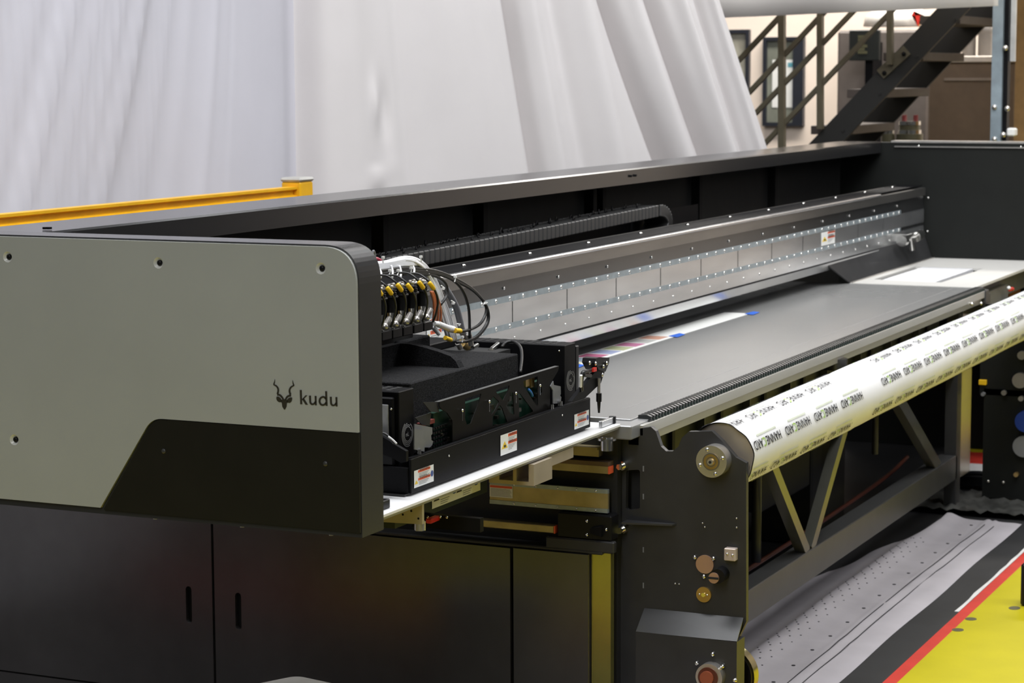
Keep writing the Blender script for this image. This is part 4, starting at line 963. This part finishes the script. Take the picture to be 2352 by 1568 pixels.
# silver bar on the table in front of the bed
a = at(1357, 955, 'z', ZB); m = MB(); m.box(5.83, 5.925, 2.395, 2.405, ZB+.002, ZB+.020, .001); sb = obj('scraper_bar', m, STEEL); tag(sb, 'short silver bar standing on the white table by the probe', 'metal bar')
m = MB(); m.box(5.917, 5.928, 2.391, 2.409, ZB+.001, ZB+.022, .001); obj('bar_end', m, PLAST, sb)

# ---- ink filters
XS_ = [4.903, 4.961, 5.018, 5.076, 5.135, 5.192]
for i, x in enumerate(XS_):
    yc = 2.64; m = MB(); m.cyl((x, yc, 1.432), (x, yc, 1.476), .0125, n=20); c0 = obj('ink_filter', m, PLAST, ca, 'glossy black ink filter cylinder' if i == 0 else None)
    m = MB(); m.cyl((x, yc, 1.474), (x, yc, 1.483), .0155, n=20); m.cyl((x, yc, 1.483), (x, yc, 1.489), .012, n=16); m.box(x-.016, x+.016, yc-.015, yc+.015, 1.468, 1.474, .002); obj('filter_cap', m, PLAST, c0)
    m = MB(); m.cyl((x, yc, 1.489), (x, yc, 1.505), .006, n=10); m.sph((x, yc, 1.497), .009, 10, (1, 1, .7)); m.cyl((x-.018, yc, 1.500), (x+.018, yc, 1.502), .0045, n=8); obj('top_fitting', m, ALU, c0)
    m = MB(); m.cyl((x, yc, 1.392), (x, yc, 1.432), .0125, n=16); obj('steel_neck', m, CHROME, c0)
    m = MB(); m.sph((x-.012, yc-.020, 1.404), .0095, 12); m.cyl((x-.012, yc-.020, 1.404), (x+.006, yc-.024, 1.424), .0070, n=12); m.cyl((x-.012, yc-.020, 1.404), (x, yc, 1.400), .005, n=8); obj('elbow_fitting', m, ALU, c0)
    m = MB(); m.box(x-.026, x+.026, yc-.020, yc+.02, 1.368, 1.392, .002); obj('filter_foot', m, PLAST, c0)
    if i < 5: m = MB(); m.box(x+.018, x+.040, yc+.012, yc+.016, 1.395, 1.43); obj('brass_plate', m, BRASS, c0)
# feed cable of every filter: arc from the back over the cap down to the elbow, yellow tag on it
def px2(u, v, y_): return at(*c2(u, v), 'y', y_)
for i, (tu, tv) in enumerate([(125, 655), (265, 645), (405, 600), (545, 600), (705, 565), (850, 575)]):
    ys = (2.66, 2.63, 2.60, 2.59, 2.59, 2.592, 2.60, 2.61)
    P = [px2(tu+du, tv+dv, y_) for (du, dv), y_ in zip(((-420, -150), (-210, -165), (-80, -95), (0, 0), (65, 110), (90, 240), (60, 400), (20, 505)), ys)]
    m = MB(); m.tube(P, .0030, 8, 6); cb_ = obj('feed_cable', m, RUBBER, ca)
    m = MB(); m.tube([px2(tu-34, tv-42, 2.589), px2(tu, tv, 2.585), px2(tu+30, tv+45, 2.585)], .0062, 6, 3); obj('cable_tag', m, YTAG, cb_, 'yellow cable tag')
m = MB(); m.box(4.84, 5.225, 2.665, 2.70, 1.392, 1.487, .002); obj('filter_manifold', m, PLAST, ca)
# white tube bundle
m = MB()
for i in range(26):
    dy = random.uniform(-.02, .02); du = random.uniform(-12, 12); dv = random.uniform(-28, 28)
    P = [px2(40+du, 290+dv, 2.72+dy), px2(200+du, 275+dv, 2.70+dy), px2(380+du, 225+dv*.9, 2.69+dy), px2(520+du, 205+dv*.8, 2.68+dy), px2(650+du, 240+dv, 2.68+dy), px2(770+du*2, 330+dv*1.2, 2.68+dy), px2(870+du*3, 500+dv, 2.68+dy), px2(960+du*4, 740+dv, 2.68+dy), px2(1040+du*5, 980+dv, 2.69+dy), px2(1110+du*5, 1230+dv, 2.70+dy), px2(1130+du*5, 1330, 2.72+dy)]
    m.tube(P, .0040, 6, 5)
for i in range(7):
    dv = i*12-38; P = [px2(60, 320+dv, 2.69), px2(250, 300+dv, 2.675), px2(430, 265+dv, 2.665), px2(560, 258+dv, 2.66), px2(660, 262+dv*.5, 2.665)]
    m.tube(P, .0042, 6, 5)
obj('white_tube_bundle', m, TUBEW, ca, 'bundle of milky white tubes', kind='stuff')
m = MB()
for du, c_ in ((0, 0), (22, 0), (60, 0), (95, 0)):
    m.tube([px2(840+du*.4, 660, 2.66), px2(880+du*.7, 780, 2.66), px2(885+du, 950, 2.665), px2(870+du, 1100, 2.67)], .0035, 6, 5)
obj('ribbon_wire', m, ORANGE, ca, 'orange-brown ribbon wires')
m = MB()
for du in (10, 40, 80): m.tube([px2(838+du*.4, 690, 2.662), px2(870+du*.7, 800, 2.662), px2(875+du, 960, 2.667), px2(860+du, 1100, 2.672)], .003, 6, 5)
obj('ribbon_wire', m, GREYH, ca)
m = MB(); m.tube([px2(900, 470, 2.72), px2(1000, 560, 2.72), px2(1100, 700, 2.72), px2(1190, 870, 2.72), px2(1240, 1050, 2.72), px2(1280, 1220, 2.72), px2(1340, 1330, 2.72), px2(1380, 1450, 2.72)], .0095, 10, 5); obj('grey_hose', m, GREYH, ca)
loops = [
 [(100, 380), (400, 340), (700, 345), (950, 385), (1180, 480), (1400, 610), (1560, 780), (1630, 950), (1615, 1100), (1500, 1260), (1350, 1340), (1200, 1365)],
 [(100, 420), (400, 375), (700, 375), (960, 410), (1190, 515), (1420, 640), (1575, 800), (1640, 960), (1620, 1120), (1480, 1290), (1330, 1355)],
 [(500, 395), (760, 395), (980, 430), (1160, 510), (1280, 640), (1350, 820), (1375, 1000), (1378, 1300)],
 [(560, 410), (780, 420), (940, 460), (1040, 540), (1070, 640), (1050, 740), (975, 840)],
 [(1560, 770), (1610, 880), (1590, 1000), (1520, 1110), (1400, 1180), (1300, 1205), (1230, 1205)]]
for lp in loops:
    m = MB(); m.tube([px2(u, v, 2.66) for u, v in lp], .0042, 8, 5); obj('loop_cable', m, RUBBER, ca)
m = MB()
for u, v, a_ in ((1180, 490, 70), (1595, 825, 10), (1150, 800, -35), (1010, 595, -40), (1225, 1110, -15), (1280, 1325, 80), (110, 430, 60), (275, 400, 60), (390, 400, 60), (570, 370, 80), (180, 225, 90), (705, 215, 100)):
    p = px2(u, v, 2.645); d = Vector((math.cos(math.radians(a_))*.022, 0, math.sin(math.radians(a_))*.012)); m = MB(); m.cyl(p-d*.6, p+d*.6, .0018, n=6); m.box(p.x-.004, p.x+.004, 2.642, 2.648, p.z+d.z*.6-.003, p.z+d.z*.6+.003); obj('cable_tie', m, WTIE, ca)
m = MB()
for u in (290, 405, 590, 130):
    a = px2(u, 300 if u != 130 else 350, 2.66); b = px2(u+15, 470 if u < 500 else 410, 2.645); m = MB(); m.tube([a, ((a+b)/2)+Vector((.006, 0, 0)), b], .0032, 6, 4); obj('clamp_strap', m, TUBEW, ca)
m = MB(); m.cyl(px2(940, 1110, 2.63), px2(1090, 1170, 2.63), .0085, n=14); m.cyl(px2(880, 1100, 2.63), px2(940, 1110, 2.63), .007, n=12); m.cyl(px2(1090, 1170, 2.63), px2(1150, 1185, 2.63), .0095, n=12)
m.cyl(px2(870, 1150, 2.64), px2(960, 1250, 2.63), .006, n=12); obj('white_connector', m, WTIE, ca)
m = MB(); a = px2(1175, 1200, 2.62); b = px2(1250, 1205, 2.62); m.cyl(a, b, .007, n=8); a = px2(1040, 1300, 2.62); b = px2(1120, 1330, 2.62); m.cyl(a, b, .006, n=8); obj('cable_tag', m, YTAG, ca, 'yellow cable tags by the white connector')
m = MB(); m.cyl(px2(1270, 1370, 2.70), px2(1350, 1420, 2.70), .012, n=10); obj('brass_coupling', m, BRASS, ca)
m = MB(); m.cyl(px2(1215, 1370, 2.70), px2(1250, 1440, 2.70), .008, n=10); m.cyl(px2(1370, 1250, 2.665), px2(1400, 1400, 2.665), .008, n=10); obj('coupling_nut', m, ALU, ca)
m = MB(); m.tube([(4.45, 2.62, 1.57), (4.47, 2.61, 1.592), (4.50, 2.61, 1.588), (4.51, 2.61, 1.56)], .005, 8); 
a = at(855, 590, 'y', 2.50); m = MB(); m.tube([(a.x, 2.50, a.z-.02), (a.x+.004, 2.50, a.z+.012), (a.x+.012, 2.50, a.z+.006), (a.x+.016, 2.5, a.z-.03)], .003, 8); obj('wire_hook', m, GREYH, ca)
m = MB(); m.tube([px2(60, 200, 2.74), px2(100, 205, 2.74), px2(150, 230, 2.74)], .004, 6); m.tube([px2(200, 330, 2.70), px2(300, 325, 2.70)], .004, 6); obj('red_wire', m, mat('dull_red_wire', (.35, .02, .05), .4), ca)

# ================================================================== SIDE PLATE (near)
sp = thing('side_frame_plate', 'dark grey frame plate holding the near end of the white roller', 'frame plate', (6.0, 2.22, 0))
def sy(px, py, X=6.0): p = at(px, py, 'x', X); return (p.y, p.z)
outl = [sy(1410, 1000), sy(1412, 985), sy(1495, 980), sy(1506, 990), sy(1518, 1025), sy(1530, 1036), sy(1545, 1036), sy(1558, 1025), sy(1566, 1005), sy(1582, 991), sy(1635, 990), sy(1658, 1012), sy(1690, 1050), (2.022, .93), (2.018, .47), (2.045, .41), (2.045, 0.02), (2.405, .02), (2.405, .5)]
outl = [(2.416, .995)]+outl[2:]
hole = rounded([sy(1438, 1080), sy(1470, 1078), sy(1470, 1168), sy(1437, 1172)], .008, 4)
vs, fs = curve_geo([outl, hole], .010); m = MB().add([(6.0+.01+v.z, v.x, v.y) for v in vs], fs); spo = obj('plate', m, DARK, sp)
m = MB(); m.box(6.02, 6.14, 2.345, 2.352, .75, .90); m.box(6.06, 6.07, 2.34, 2.41, .75, .90); obj('pocket_lining', m, INNER, sp)
m = MB(); m.prism([(2.337, .480), (2.026, .481), (2.046, .409), (2.358, .405)], 'x', 5.985, 5.999)
m = MB(); a, b, c_, d_ = (5.999, 2.330, .480), (5.999, 2.026, .481), (5.93, 2.022, .428), (5.93, 2.33, .425)
m.quad(a, b, c_, d_, .004); m.box(5.93, 5.999, 2.022, 2.33, .02, .426); obj('lower_box', m, DARK, sp)
m = MB(); m.box(5.97, 6.0, 2.405, 2.416, .02, .99); obj('front_flange', m, DARK, sp)
m = MB(); m.prism([(5.999, 2.385), (5.999, 2.232), (5.985, 2.240), (5.955, 2.385)], 'z', .733, .738); obj('shelf_bracket', m, DARK, sp)
bo = None
for px, py in ((1432, 1068), (1432, 1214)):
    p = at(px, py, 'x', 5.99); m = MB(); m.cyl((5.975, p.y, p.z), (5.999, p.y, p.z), .013, n=20); m.cyl((5.955, p.y, p.z), (5.975, p.y, p.z), .0095, n=6); obj('frame_bolt', m, CHROME, sp)
hub = MB(); hc = (2.111, .935)
hub.cyl((5.955, *hc), (6.0, *hc), .046, n=40); hb = obj('bearing_hub', hub, ALU, sp, 'round machined bearing hub')
m = MB(); m.cyl((5.952, *hc), (5.956, *hc), .023, n=30); obj('brass_ring', m, BRASS, hb)
m = MB(); n = 30
for r0, r1 in ((.0225, .025), (.012, .014)):
    v_, f_ = ring_geo(r0, r1, 0, 360, 30); m.add([(5.951, hc[0]+p[0], hc[1]+p[1]) for p in v_], f_)
obj('ring_edge', m, CHROME, hb)
m = MB(); m.cyl((5.945, *hc), (5.952, *hc), .009, n=20); obj('centre_bolt', m, ALU, hb)
m = MB(); m.cyl((5.9435, *hc), (5.9455, *hc), .0045, n=6); obj('hex_socket', m, INNER, hb)
for a_ in (110, 200, 290, 20):
    t_ = math.radians(a_); m = MB(); m.sph((5.953, hc[0]-.036*math.cos(t_), hc[1]+.036*math.sin(t_)), .0055, 10, (.6, 1, 1)); obj('hub_screw', m, CHROME, hb)
def disc(px, py, r, d, name, mt, lab=None):
    y_, z_ = sy(px, py); m = MB(); m.cyl((6.0-d, y_, z_), (6.0, y_, z_), r, n=30); return obj(name, m, mt, sp, lab), (y_, z_)
d_, (y_, z_) = disc(1620, 1295, .027, .006, 'blank_disc', COPPER, 'flat pinkish disc')
for px, py in ((1597, 1279), (1640, 1282), (1618, 1323)): q = sy(px, py); obj('disc_screw', MB().sph((5.994, *q), .0065, 10, (.7, 1, 1)), CHROME, sp)
d_, q = disc(1618, 1364, .0225, .008, 'brass_disc', BRASS, 'round brass-coloured disc')
m = MB(); m.cyl((5.988, *q), (5.993, *q), .006, n=12); m.sph((5.991, q[0]+.012, q[1]), .003, 8); m.sph((5.991, q[0]-.012, q[1]), .003, 8); obj('disc_centre', m, CHROME, d_)
y_, z_ = sy(1660, 1316); m = MB(); m.cyl((5.955, y_, z_), (6.0, y_, z_), .021, n=24); kb = obj('black_knob', m, PLAST, sp)
y_, z_ = sy(1650, 1319); m = MB(); m.cyl((5.950, y_-.003, z_), (5.956, y_-.003, z_), .0155, n=24); obj('knob_face', m, COPPER, kb)
m = MB(); m.box(5.948, 5.951, y_-.018, y_+.013, z_-.003, z_+.003); obj('knob_slot', m, INNER, kb)
y_, z_ = sy(1683, 1270); m = MB(); m.box(5.975, 6.0, y_-.016, y_+.018, z_-.018, z_+.018, .002); mb_ = obj('mounting_block', m, mat('pale_pink_block', (.62, .52, .46), .4, metal=.3), sp, 'small pale square block')
m = MB(); m.sph((5.974, y_+.008, z_+.002), .004, 8); m.sph((5.974, y_-.008, z_), .004, 8); obj('block_screw', m, CHROME, mb_)
for px, py in ((1614, 1201), (1619, 1210), (1692, 1190), (1692, 1211), (1551, 1340), (1560, 1341)): q = sy(px, py); obj('pin_hole', MB().sph((5.9995, *q), .0028, 8), ALU, sp)
m = MB()
for py in (1076, 1140, 1262, 1344): q = sy(1478, py); m.box(5.9985, 5.9999, q[0]-.002, q[0]+.002, q[1]-.008, q[1]+.008)
obj('edge_notch', m, GREYH, sp)
# lower drive hub
q = at(1636, 1550, 'x', 5.93); m = MB(); m.cyl((5.90, q.y, q.z), (5.93, q.y, q.z), .040, n=36); lh = obj('lower_hub', m, ALU, sp, 'lower machined hub with copper button')
m = MB(); m.cyl((5.897, q.y+.002, q.z), (5.901, q.y+.002, q.z), .030, n=30); obj('dark_ring', m, mat('dark_copper_ring', (.15, .05, .03), .4, metal=.5), lh)
m = MB(); m.cyl((5.890, q.y+.004, q.z), (5.90, q.y+.004, q.z), .020, n=24); obj('copper_button', m, mat('red_copper', (.50, .15, .08), .35, metal=.6), lh)
m = MB()
for px, py in ((1600, 1523), (1660, 1530), (1688, 1562), (1637, 1502)): r_ = at(px, py, 'x', 5.925); obj('hub_screw', MB().sph(r_, .0065, 10), CHROME, lh)

# ---- lower roller stub seen between plate and sheet
t = thing('lower_roller', 'lower roller end with a brass-coloured rim beside the frame plate', 'roller', (6.05, 2.02, .2))
p = at(1698, 1530, 'x', 6.10); m = MB(); m.cyl((6.06, 2.10, p.z-.02), (6.10, 2.10, p.z-.02), .088, n=40); obj('rim', m, mat('steel_brass_rim', (.50, .44, .22), .2, metal=1), t)
m = MB(); m.cyl((6.055, 2.10, p.z-.02), (6.06, 2.10, p.z-.02), .08, n=40); obj('disc_face', m, PLAST, t)
m = MB(); m.cyl((6.10, 2.10, p.z-.02), (6.16, 2.10, p.z-.02), .03, n=16); obj('axle', m, DARK, t)

# ---- roller
YRc, ZRc, RR = 2.111, .935, .100
ro = thing('wrapped_roller', 'long white roller wrapped in printed protective film', 'roller', (8.2, YRc, ZRc-RR))
m = MB(); n = 72; L0, L1 = 6.030, 10.40; nx = 90; vs = []; fs = []
for i in range(nx+1):
    x = L0+(L1-L0)*i/nx
    for j in range(n):
        t_ = 2*math.pi*j/n; r = RR+.0006*math.sin(x*9+t_*3)
        xx = x+(.006*math.sin(t_*5)+.003*math.sin(t_*11) if i == 0 else 0)
        if 7.22 < x < 7.28: r -= .0015
        vs.append((xx, YRc+r*math.cos(t_), ZRc+r*math.sin(t_)))
for i in range(nx):
    for j in range(n): fs.append((i*n+j, i*n+(j+1) % n, (i+1)*n+(j+1) % n, (i+1)*n+j))
m.add(vs, fs, True); obj('protective_wrap', m, WRAP, ro)
m = MB(); vs = []
for r_, dx in ((RR-.0005, -.001), (RR+.0012, -.002), (RR+.0012, .004), (RR-.0005, .005)):
    for j in range(n):
        t_ = 2*math.pi*j/n; xx = L0+dx+.006*math.sin(t_*5)+.003*math.sin(t_*11); vs.append((xx, YRc+r_*math.cos(t_), ZRc+r_*math.sin(t_)))
m.add(vs, [(k*n+j, k*n+(j+1) % n, (k+1)*n+(j+1) % n, (k+1)*n+j) for k in range(3) for j in range(n)], True); obj('cut_edge', m, PLAST, ro, 'ragged dark cut edge of the film')
m = MB(); m.cyl((6.045, YRc, ZRc), (10.39, YRc, ZRc), RR-.003, n=60); obj('roller_core', m, mat('dull_steel_core', (.42, .36, .29), .45, metal=.2, noise=.1, scale=8), ro, 'dull metallic roller core')
m = MB(); m.cyl((6.02, YRc, ZRc), (6.045, YRc, ZRc), .018, n=20); m.cyl((10.39, YRc, ZRc), (10.47, YRc, ZRc), .018, n=20); obj('journal', m, ALU, ro)
def wrapt(vs, X0_, th0, sx_, sy_, dr=.0026):
    o_ = []
    for v in vs:
        th = th0+(v.y*sy_)/RR; r = RR+dr+.0002
        o_.append((X0_-v.x*sx_, YRc-r*math.sin(th), ZRc+r*math.cos(th)))
    return o_
HN = text_geo('HANNE', 1, .008, 0); CC = text_geo('C', 1, .015, 0); AR = text_geo('ARD', 1, .008, 0)
wH = max(v.x for v in HN[0]); wC = max(v.x for v in CC[0]); wA = max(v.x for v in AR[0]); TOT = wH+wC+wA+.16
WL = .252; sxx = WL/TOT; syy = .027/.73
mk = MB(); mg = MB(); mt_ = MB(); PER = .292
def word(xl, th):   # xl = near (small X) end, letter D there; H at xl+WL
    xh = xl+WL
    if xh > 10.38 or xl < 6.036:
        pass
    def put(geo, off, mbx):
        v_, f_ = geo; q_ = [Vector((v.x+off, v.y, 0)) for v in v_]
        w_ = wrapt(q_, xh, th, sxx, syy); xsb = [p[0] for p in w_]
        if min(xsb) < 6.036 or max(xsb) > 10.38: 
            keep = [f for f in f_ if all(6.036 < w_[k][0] < 10.38 for k in f)]
            mbx.add(w_, keep)
        else: mbx.add(w_, f_)
    put(HN, 0, mk); put(CC, wH+.05, mg); put(AR, wH+wC+.10, mk)
    # faint small print line below each word
    for k in range(16):
        xa = xh-.02-k*.011
        if xa < 6.05 or xa > 10.36: continue
        a0 = th-.016/RR; a1 = th-.0095/RR; r = RR+.0022
        mt_.add([(xx, YRc-r*math.sin(t_), ZRc+r*math.cos(t_)) for xx, t_ in ((xa, a0), (xa-.008, a0), (xa-.008, a1), (xa, a1))], [(0, 1, 2, 3)])
rows = [(66.4+51.43*k, ph) for k, ph in ((-2, .25), (-1, .43), (0, .0), (1, .63), (2, .3), (3, .8), (4, .5))]
for deg, ph in rows:
    th = math.radians(deg-4); k = -1
    while True:
        xl = 6.05+PER*(k+ph); k += 1
        if xl > 7.30-WL: break
        word(xl, th)
    k = 0
    while True:
        xl = 7.40+PER*(k+(ph+.43) % 1)-.1; k += 1
        if xl > 10.36: break
        if xl > 7.26: word(xl, math.radians(deg-10))
obj('black_lettering', mk, INKL, ro, 'rows of black upside-down HANNECARD lettering')
obj('green_lettering', mg, INKG, ro, 'green letter C in each word')
obj('small_green_print', mt_, INKP, ro, kind='stuff')

# ---- truss under the roller
tr = thing('truss_frame', 'dark truss frame with slanted bars under the white roller', 'frame', (8.2, 2.45, 0))
m = MB(); m.box(6.02, 10.24, 2.42, 2.50, .148, .262, .003); obj('lower_beam', m, mat('grey_beam_coat', (.050, .050, .050), .35, noise=.06), tr)
m = MB(); m.box(6.02, 10.24, 2.43, 2.50, .64, .70, .003); obj('upper_beam', m, DARK, tr)
OL = mat('satin_bar_paint', (.13, .13, .11), .22, metal=.5, noise=.05)
def diag(x0, z0, x1, z1, wd=.045):
    a = Vector((x0, z0)); b = Vector((x1, z1)); d = (b-a).normalized(); n_ = Vector((-d.y, d.x))*wd/2
    m = MB(); m.prism([a-n_, b-n_, b+n_, a+n_], 'y', 2.425, 2.465); obj('diagonal_bar', m, OL, tr)
diag(7.93, .255, 7.50, .66); diag(7.98, .255, 8.42, .66); diag(9.93, .25, 9.22, .66, .06); diag(6.1, .255, 6.6, .66)
m = MB(); m.box(10.215, 10.30, 2.42, 2.475, .0, .98); obj('corner_upright', m, DARK, tr)
m = MB(); m.box(10.31, 10.52, 2.425, 2.47, .14, .98); obj('outer_plate', m, mat('satin_side_sheet', (.22, .20, .17), .22, metal=.6, noise=.05), tr)
m = MB()
for i in range(3): m.box(7.5, 10.1, 2.60+i*.15, 2.61+i*.15, .20+.1*i, .21+.1*i)
t = thing('inner_machinery', 'dark pipes and boxes inside the frame behind the slanted bars', 'machinery', (8.2, 2.8, 0))
m = MB(); m.box(6.1, 10.2, 3.3, 3.33, .0, .65); obj('rear_sheet', m, INNER, t)
for (xa, xb, ya, yb_, za, zb_) in ((6.35, 7.0, 2.8, 3.1, .0, .40), (8.35, 9.0, 2.75, 3.05, .3, .62), (7.2, 7.5, 2.8, 3.1, 0, .34), (9.2, 9.7, 2.8, 3.05, 0, .45)):
    m = MB(); m.box(xa, xb, ya, yb_, za, zb_, .01); obj('equipment_box', m, INNER, t)
m = MB(); m.tube([(6.2, 2.62, .26), (7.5, 2.62, .20), (9.5, 2.62, .22), (10.1, 2.62, .26)], .009, 8); obj('orange_pipe', m, mat('dull_orange_pipe', (.09, .02, .01), .5), t)
m = MB(); m.cyl((7.72, 2.56, .25), (7.72, 2.56, .655), .018, n=12); obj('vertical_pipe', m, DARK, t)
m = MB(); m.cyl((9.32, 2.56, .40), (9.32, 2.56, .655), .014, n=12); obj('vertical_pipe', m, DARK, t)
# crumpled dark film at the far foot
m = MB(); nx, ny = 24, 10; vs = []
for i in range(nx+1):
    for j in range(ny+1): vs.append((10.10+.5*j/ny, 1.9+.75*i/nx, .012+abs(.022*math.sin(i*1.3+j*.8))+random.uniform(0, .008)))
m.add(vs, [(i*(ny+1)+j, (i+1)*(ny+1)+j, (i+1)*(ny+1)+j+1, i*(ny+1)+j+1) for i in range(nx) for j in range(ny)], True)
tag(obj('crumpled_film', m, mat('dark_plastic_film', (.075, .075, .07), .3, noise=.3)), 'crumpled dark plastic film at the far foot of the frame', 'film')

# ---- far side plate
fp_ = thing('side_frame_plate', 'near-black frame plate holding the far end, at the right edge', 'frame plate', (10.5, 2.1, 0))
XB = 10.45
m = MB(); a = at(2258, 1000, 'x', XB).y; m.box(XB, XB+.03, 1.86, a, .03, .55); m.box(XB, XB+.03, 1.86, at(2250, 900, 'x', XB).y, .52, .95); obj('plate', m, FARP, fp_)
for u, v in ((820, 1213), (950, 1222), (812, 1365), (945, 1378)): p = at(2050+u/3.732, 780+v/3.732, 'x', XB-.003); obj('plate_screw', MB().sph(p, .007, 8), ALU, fp_)
for (u, v, r, mt, nm) in ((1100, 345, .036, ALU, 'round_cap'), (1130, 910, .05, GREYH, 'grey_disc'), (1115, 130, .02, ALU, 'round_cap'), (962, 450, .012, ALU, 'small_knob'), (1108, 500, .012, ALU, 'small_knob'), (1066, 1150, .011, BRASS, 'small_knob'), (783, 462, .009, GREYH, 'small_knob'), (1082, 700, .008, GREYH, 'small_knob')):
    p = at(2050+u/3.732, 780+v/3.732, 'x', XB); m = MB(); m.cyl((XB-.025, p.y, p.z), (XB, p.y, p.z), r, n=24); obj(nm, m, mt, fp_)
p = at(2050+1118/3.732, 780+690/3.732, 'x', XB); m = MB(); m.cyl((XB-.04, p.y-.02, p.z), (XB, p.y-.02, p.z), .05, n=24); obj('blue_motor', m, mat('blue_paint', (.01, .04, .25), .4), fp_, 'blue round motor cover')
p = at(2050+778/3.732, 780+362/3.732, 'x', XB); m = MB(); m.box(XB-.02, XB, p.y-.018, p.y+.018, p.z-.012, p.z+.012, .002); obj('yellow_tag', m, YTAG, fp_, 'small yellow tag')
m = MB(); p = at(2344, 1322, 'z', .12); m.box(p.x, p.x+.10, p.y-.10, p.y, .0, .17, .01); tag(obj('rubber_stop', m, PLAST), 'black rounded stop at the right edge over the yellow floor', 'stop')

# ---- things seen through the gap beside the far plate
def gapq(v0, v1, X, mt, nm, lab, cat, zfloor=False):
    a = at(2050+664/3.732, 780+v0/3.732, 'x', X); b = at(2050+800/3.732, 780+v1/3.732, 'x', X)
    m = MB(); m.box(X, X+.3, b.y-.2, a.y+.25, b.z, a.z, .004); o = obj(nm, m, mt); tag(o, lab, cat); return o
gapq(300, 640, 13.6, mat('pale_carton', (.42, .38, .35), .6), 'pale_carton', 'pale cardboard-coloured stack seen in the gap at the right', 'carton')
gapq(690, 805, 13.2, mat('grey_plinth', (.22, .22, .22), .5), 'grey_pallet', 'grey pallet edge seen in the gap at the right', 'pallet')
def flq(v0, v1, mt, nm, lab):
    z_ = .003; a = at(2050+664/3.732, 780+v0/3.732, 'z', z_); b = at(2050+664/3.732, 780+v1/3.732, 'z', z_)
    m = MB(); m.box(b.x, a.x, a.y-.5, a.y+.03, .0018, .003); tag(obj(nm, m, mt), lab, 'floor marking')
flq(880, 960, FLY, 'yellow_floor_mark', 'yellow floor marking in the gap beyond the far plate')
flq(960, 1058, FLR, 'red_floor_mark', 'red floor marking in the gap beyond the far plate')
flq(1058, 1150, FLW, 'white_floor_mark', 'white floor marking in the gap beyond the far plate')
p = at(2250, 1130, 'x', 10.75); m = MB(); m.box(10.75, 10.9, p.y-.15, p.y+.14, .02, at(2250, 1095, 'x', 10.75).z, .006); m.tube([(10.74, p.y-.1, at(2250, 1095, 'x', 10.75).z+.012), (10.74, p.y, at(2250, 1095, 'x', 10.75).z+.02), (10.74, p.y+.1, at(2250, 1095, 'x', 10.75).z+.01)], .012, 8)
tag(obj('cable_box', m, PLAST), 'black box with cables in the gap at the far frame foot', 'box')

# ---- white box at the bottom edge
m = MB(); a = at(612, 1563, 'z', .33); pts = rounded([(5.43, 3.17), (5.36, 2.86), (4.98, 2.96), (5.05, 3.36)], .04, 6)
m.prism(pts, 'z', .0, .32); m.prism([(5.2+(p[0]-5.2)*.96, 3.08+(p[1]-3.08)*.96) for p in pts], 'z', .32, .33)
# kept clear of the cabinet, on the floor
bx = obj('white_bin', m, mat('off_white_plastic', (.72, .70, .64), .5)); tag(bx, 'off-white plastic bin top peeking in at the bottom edge', 'bin')
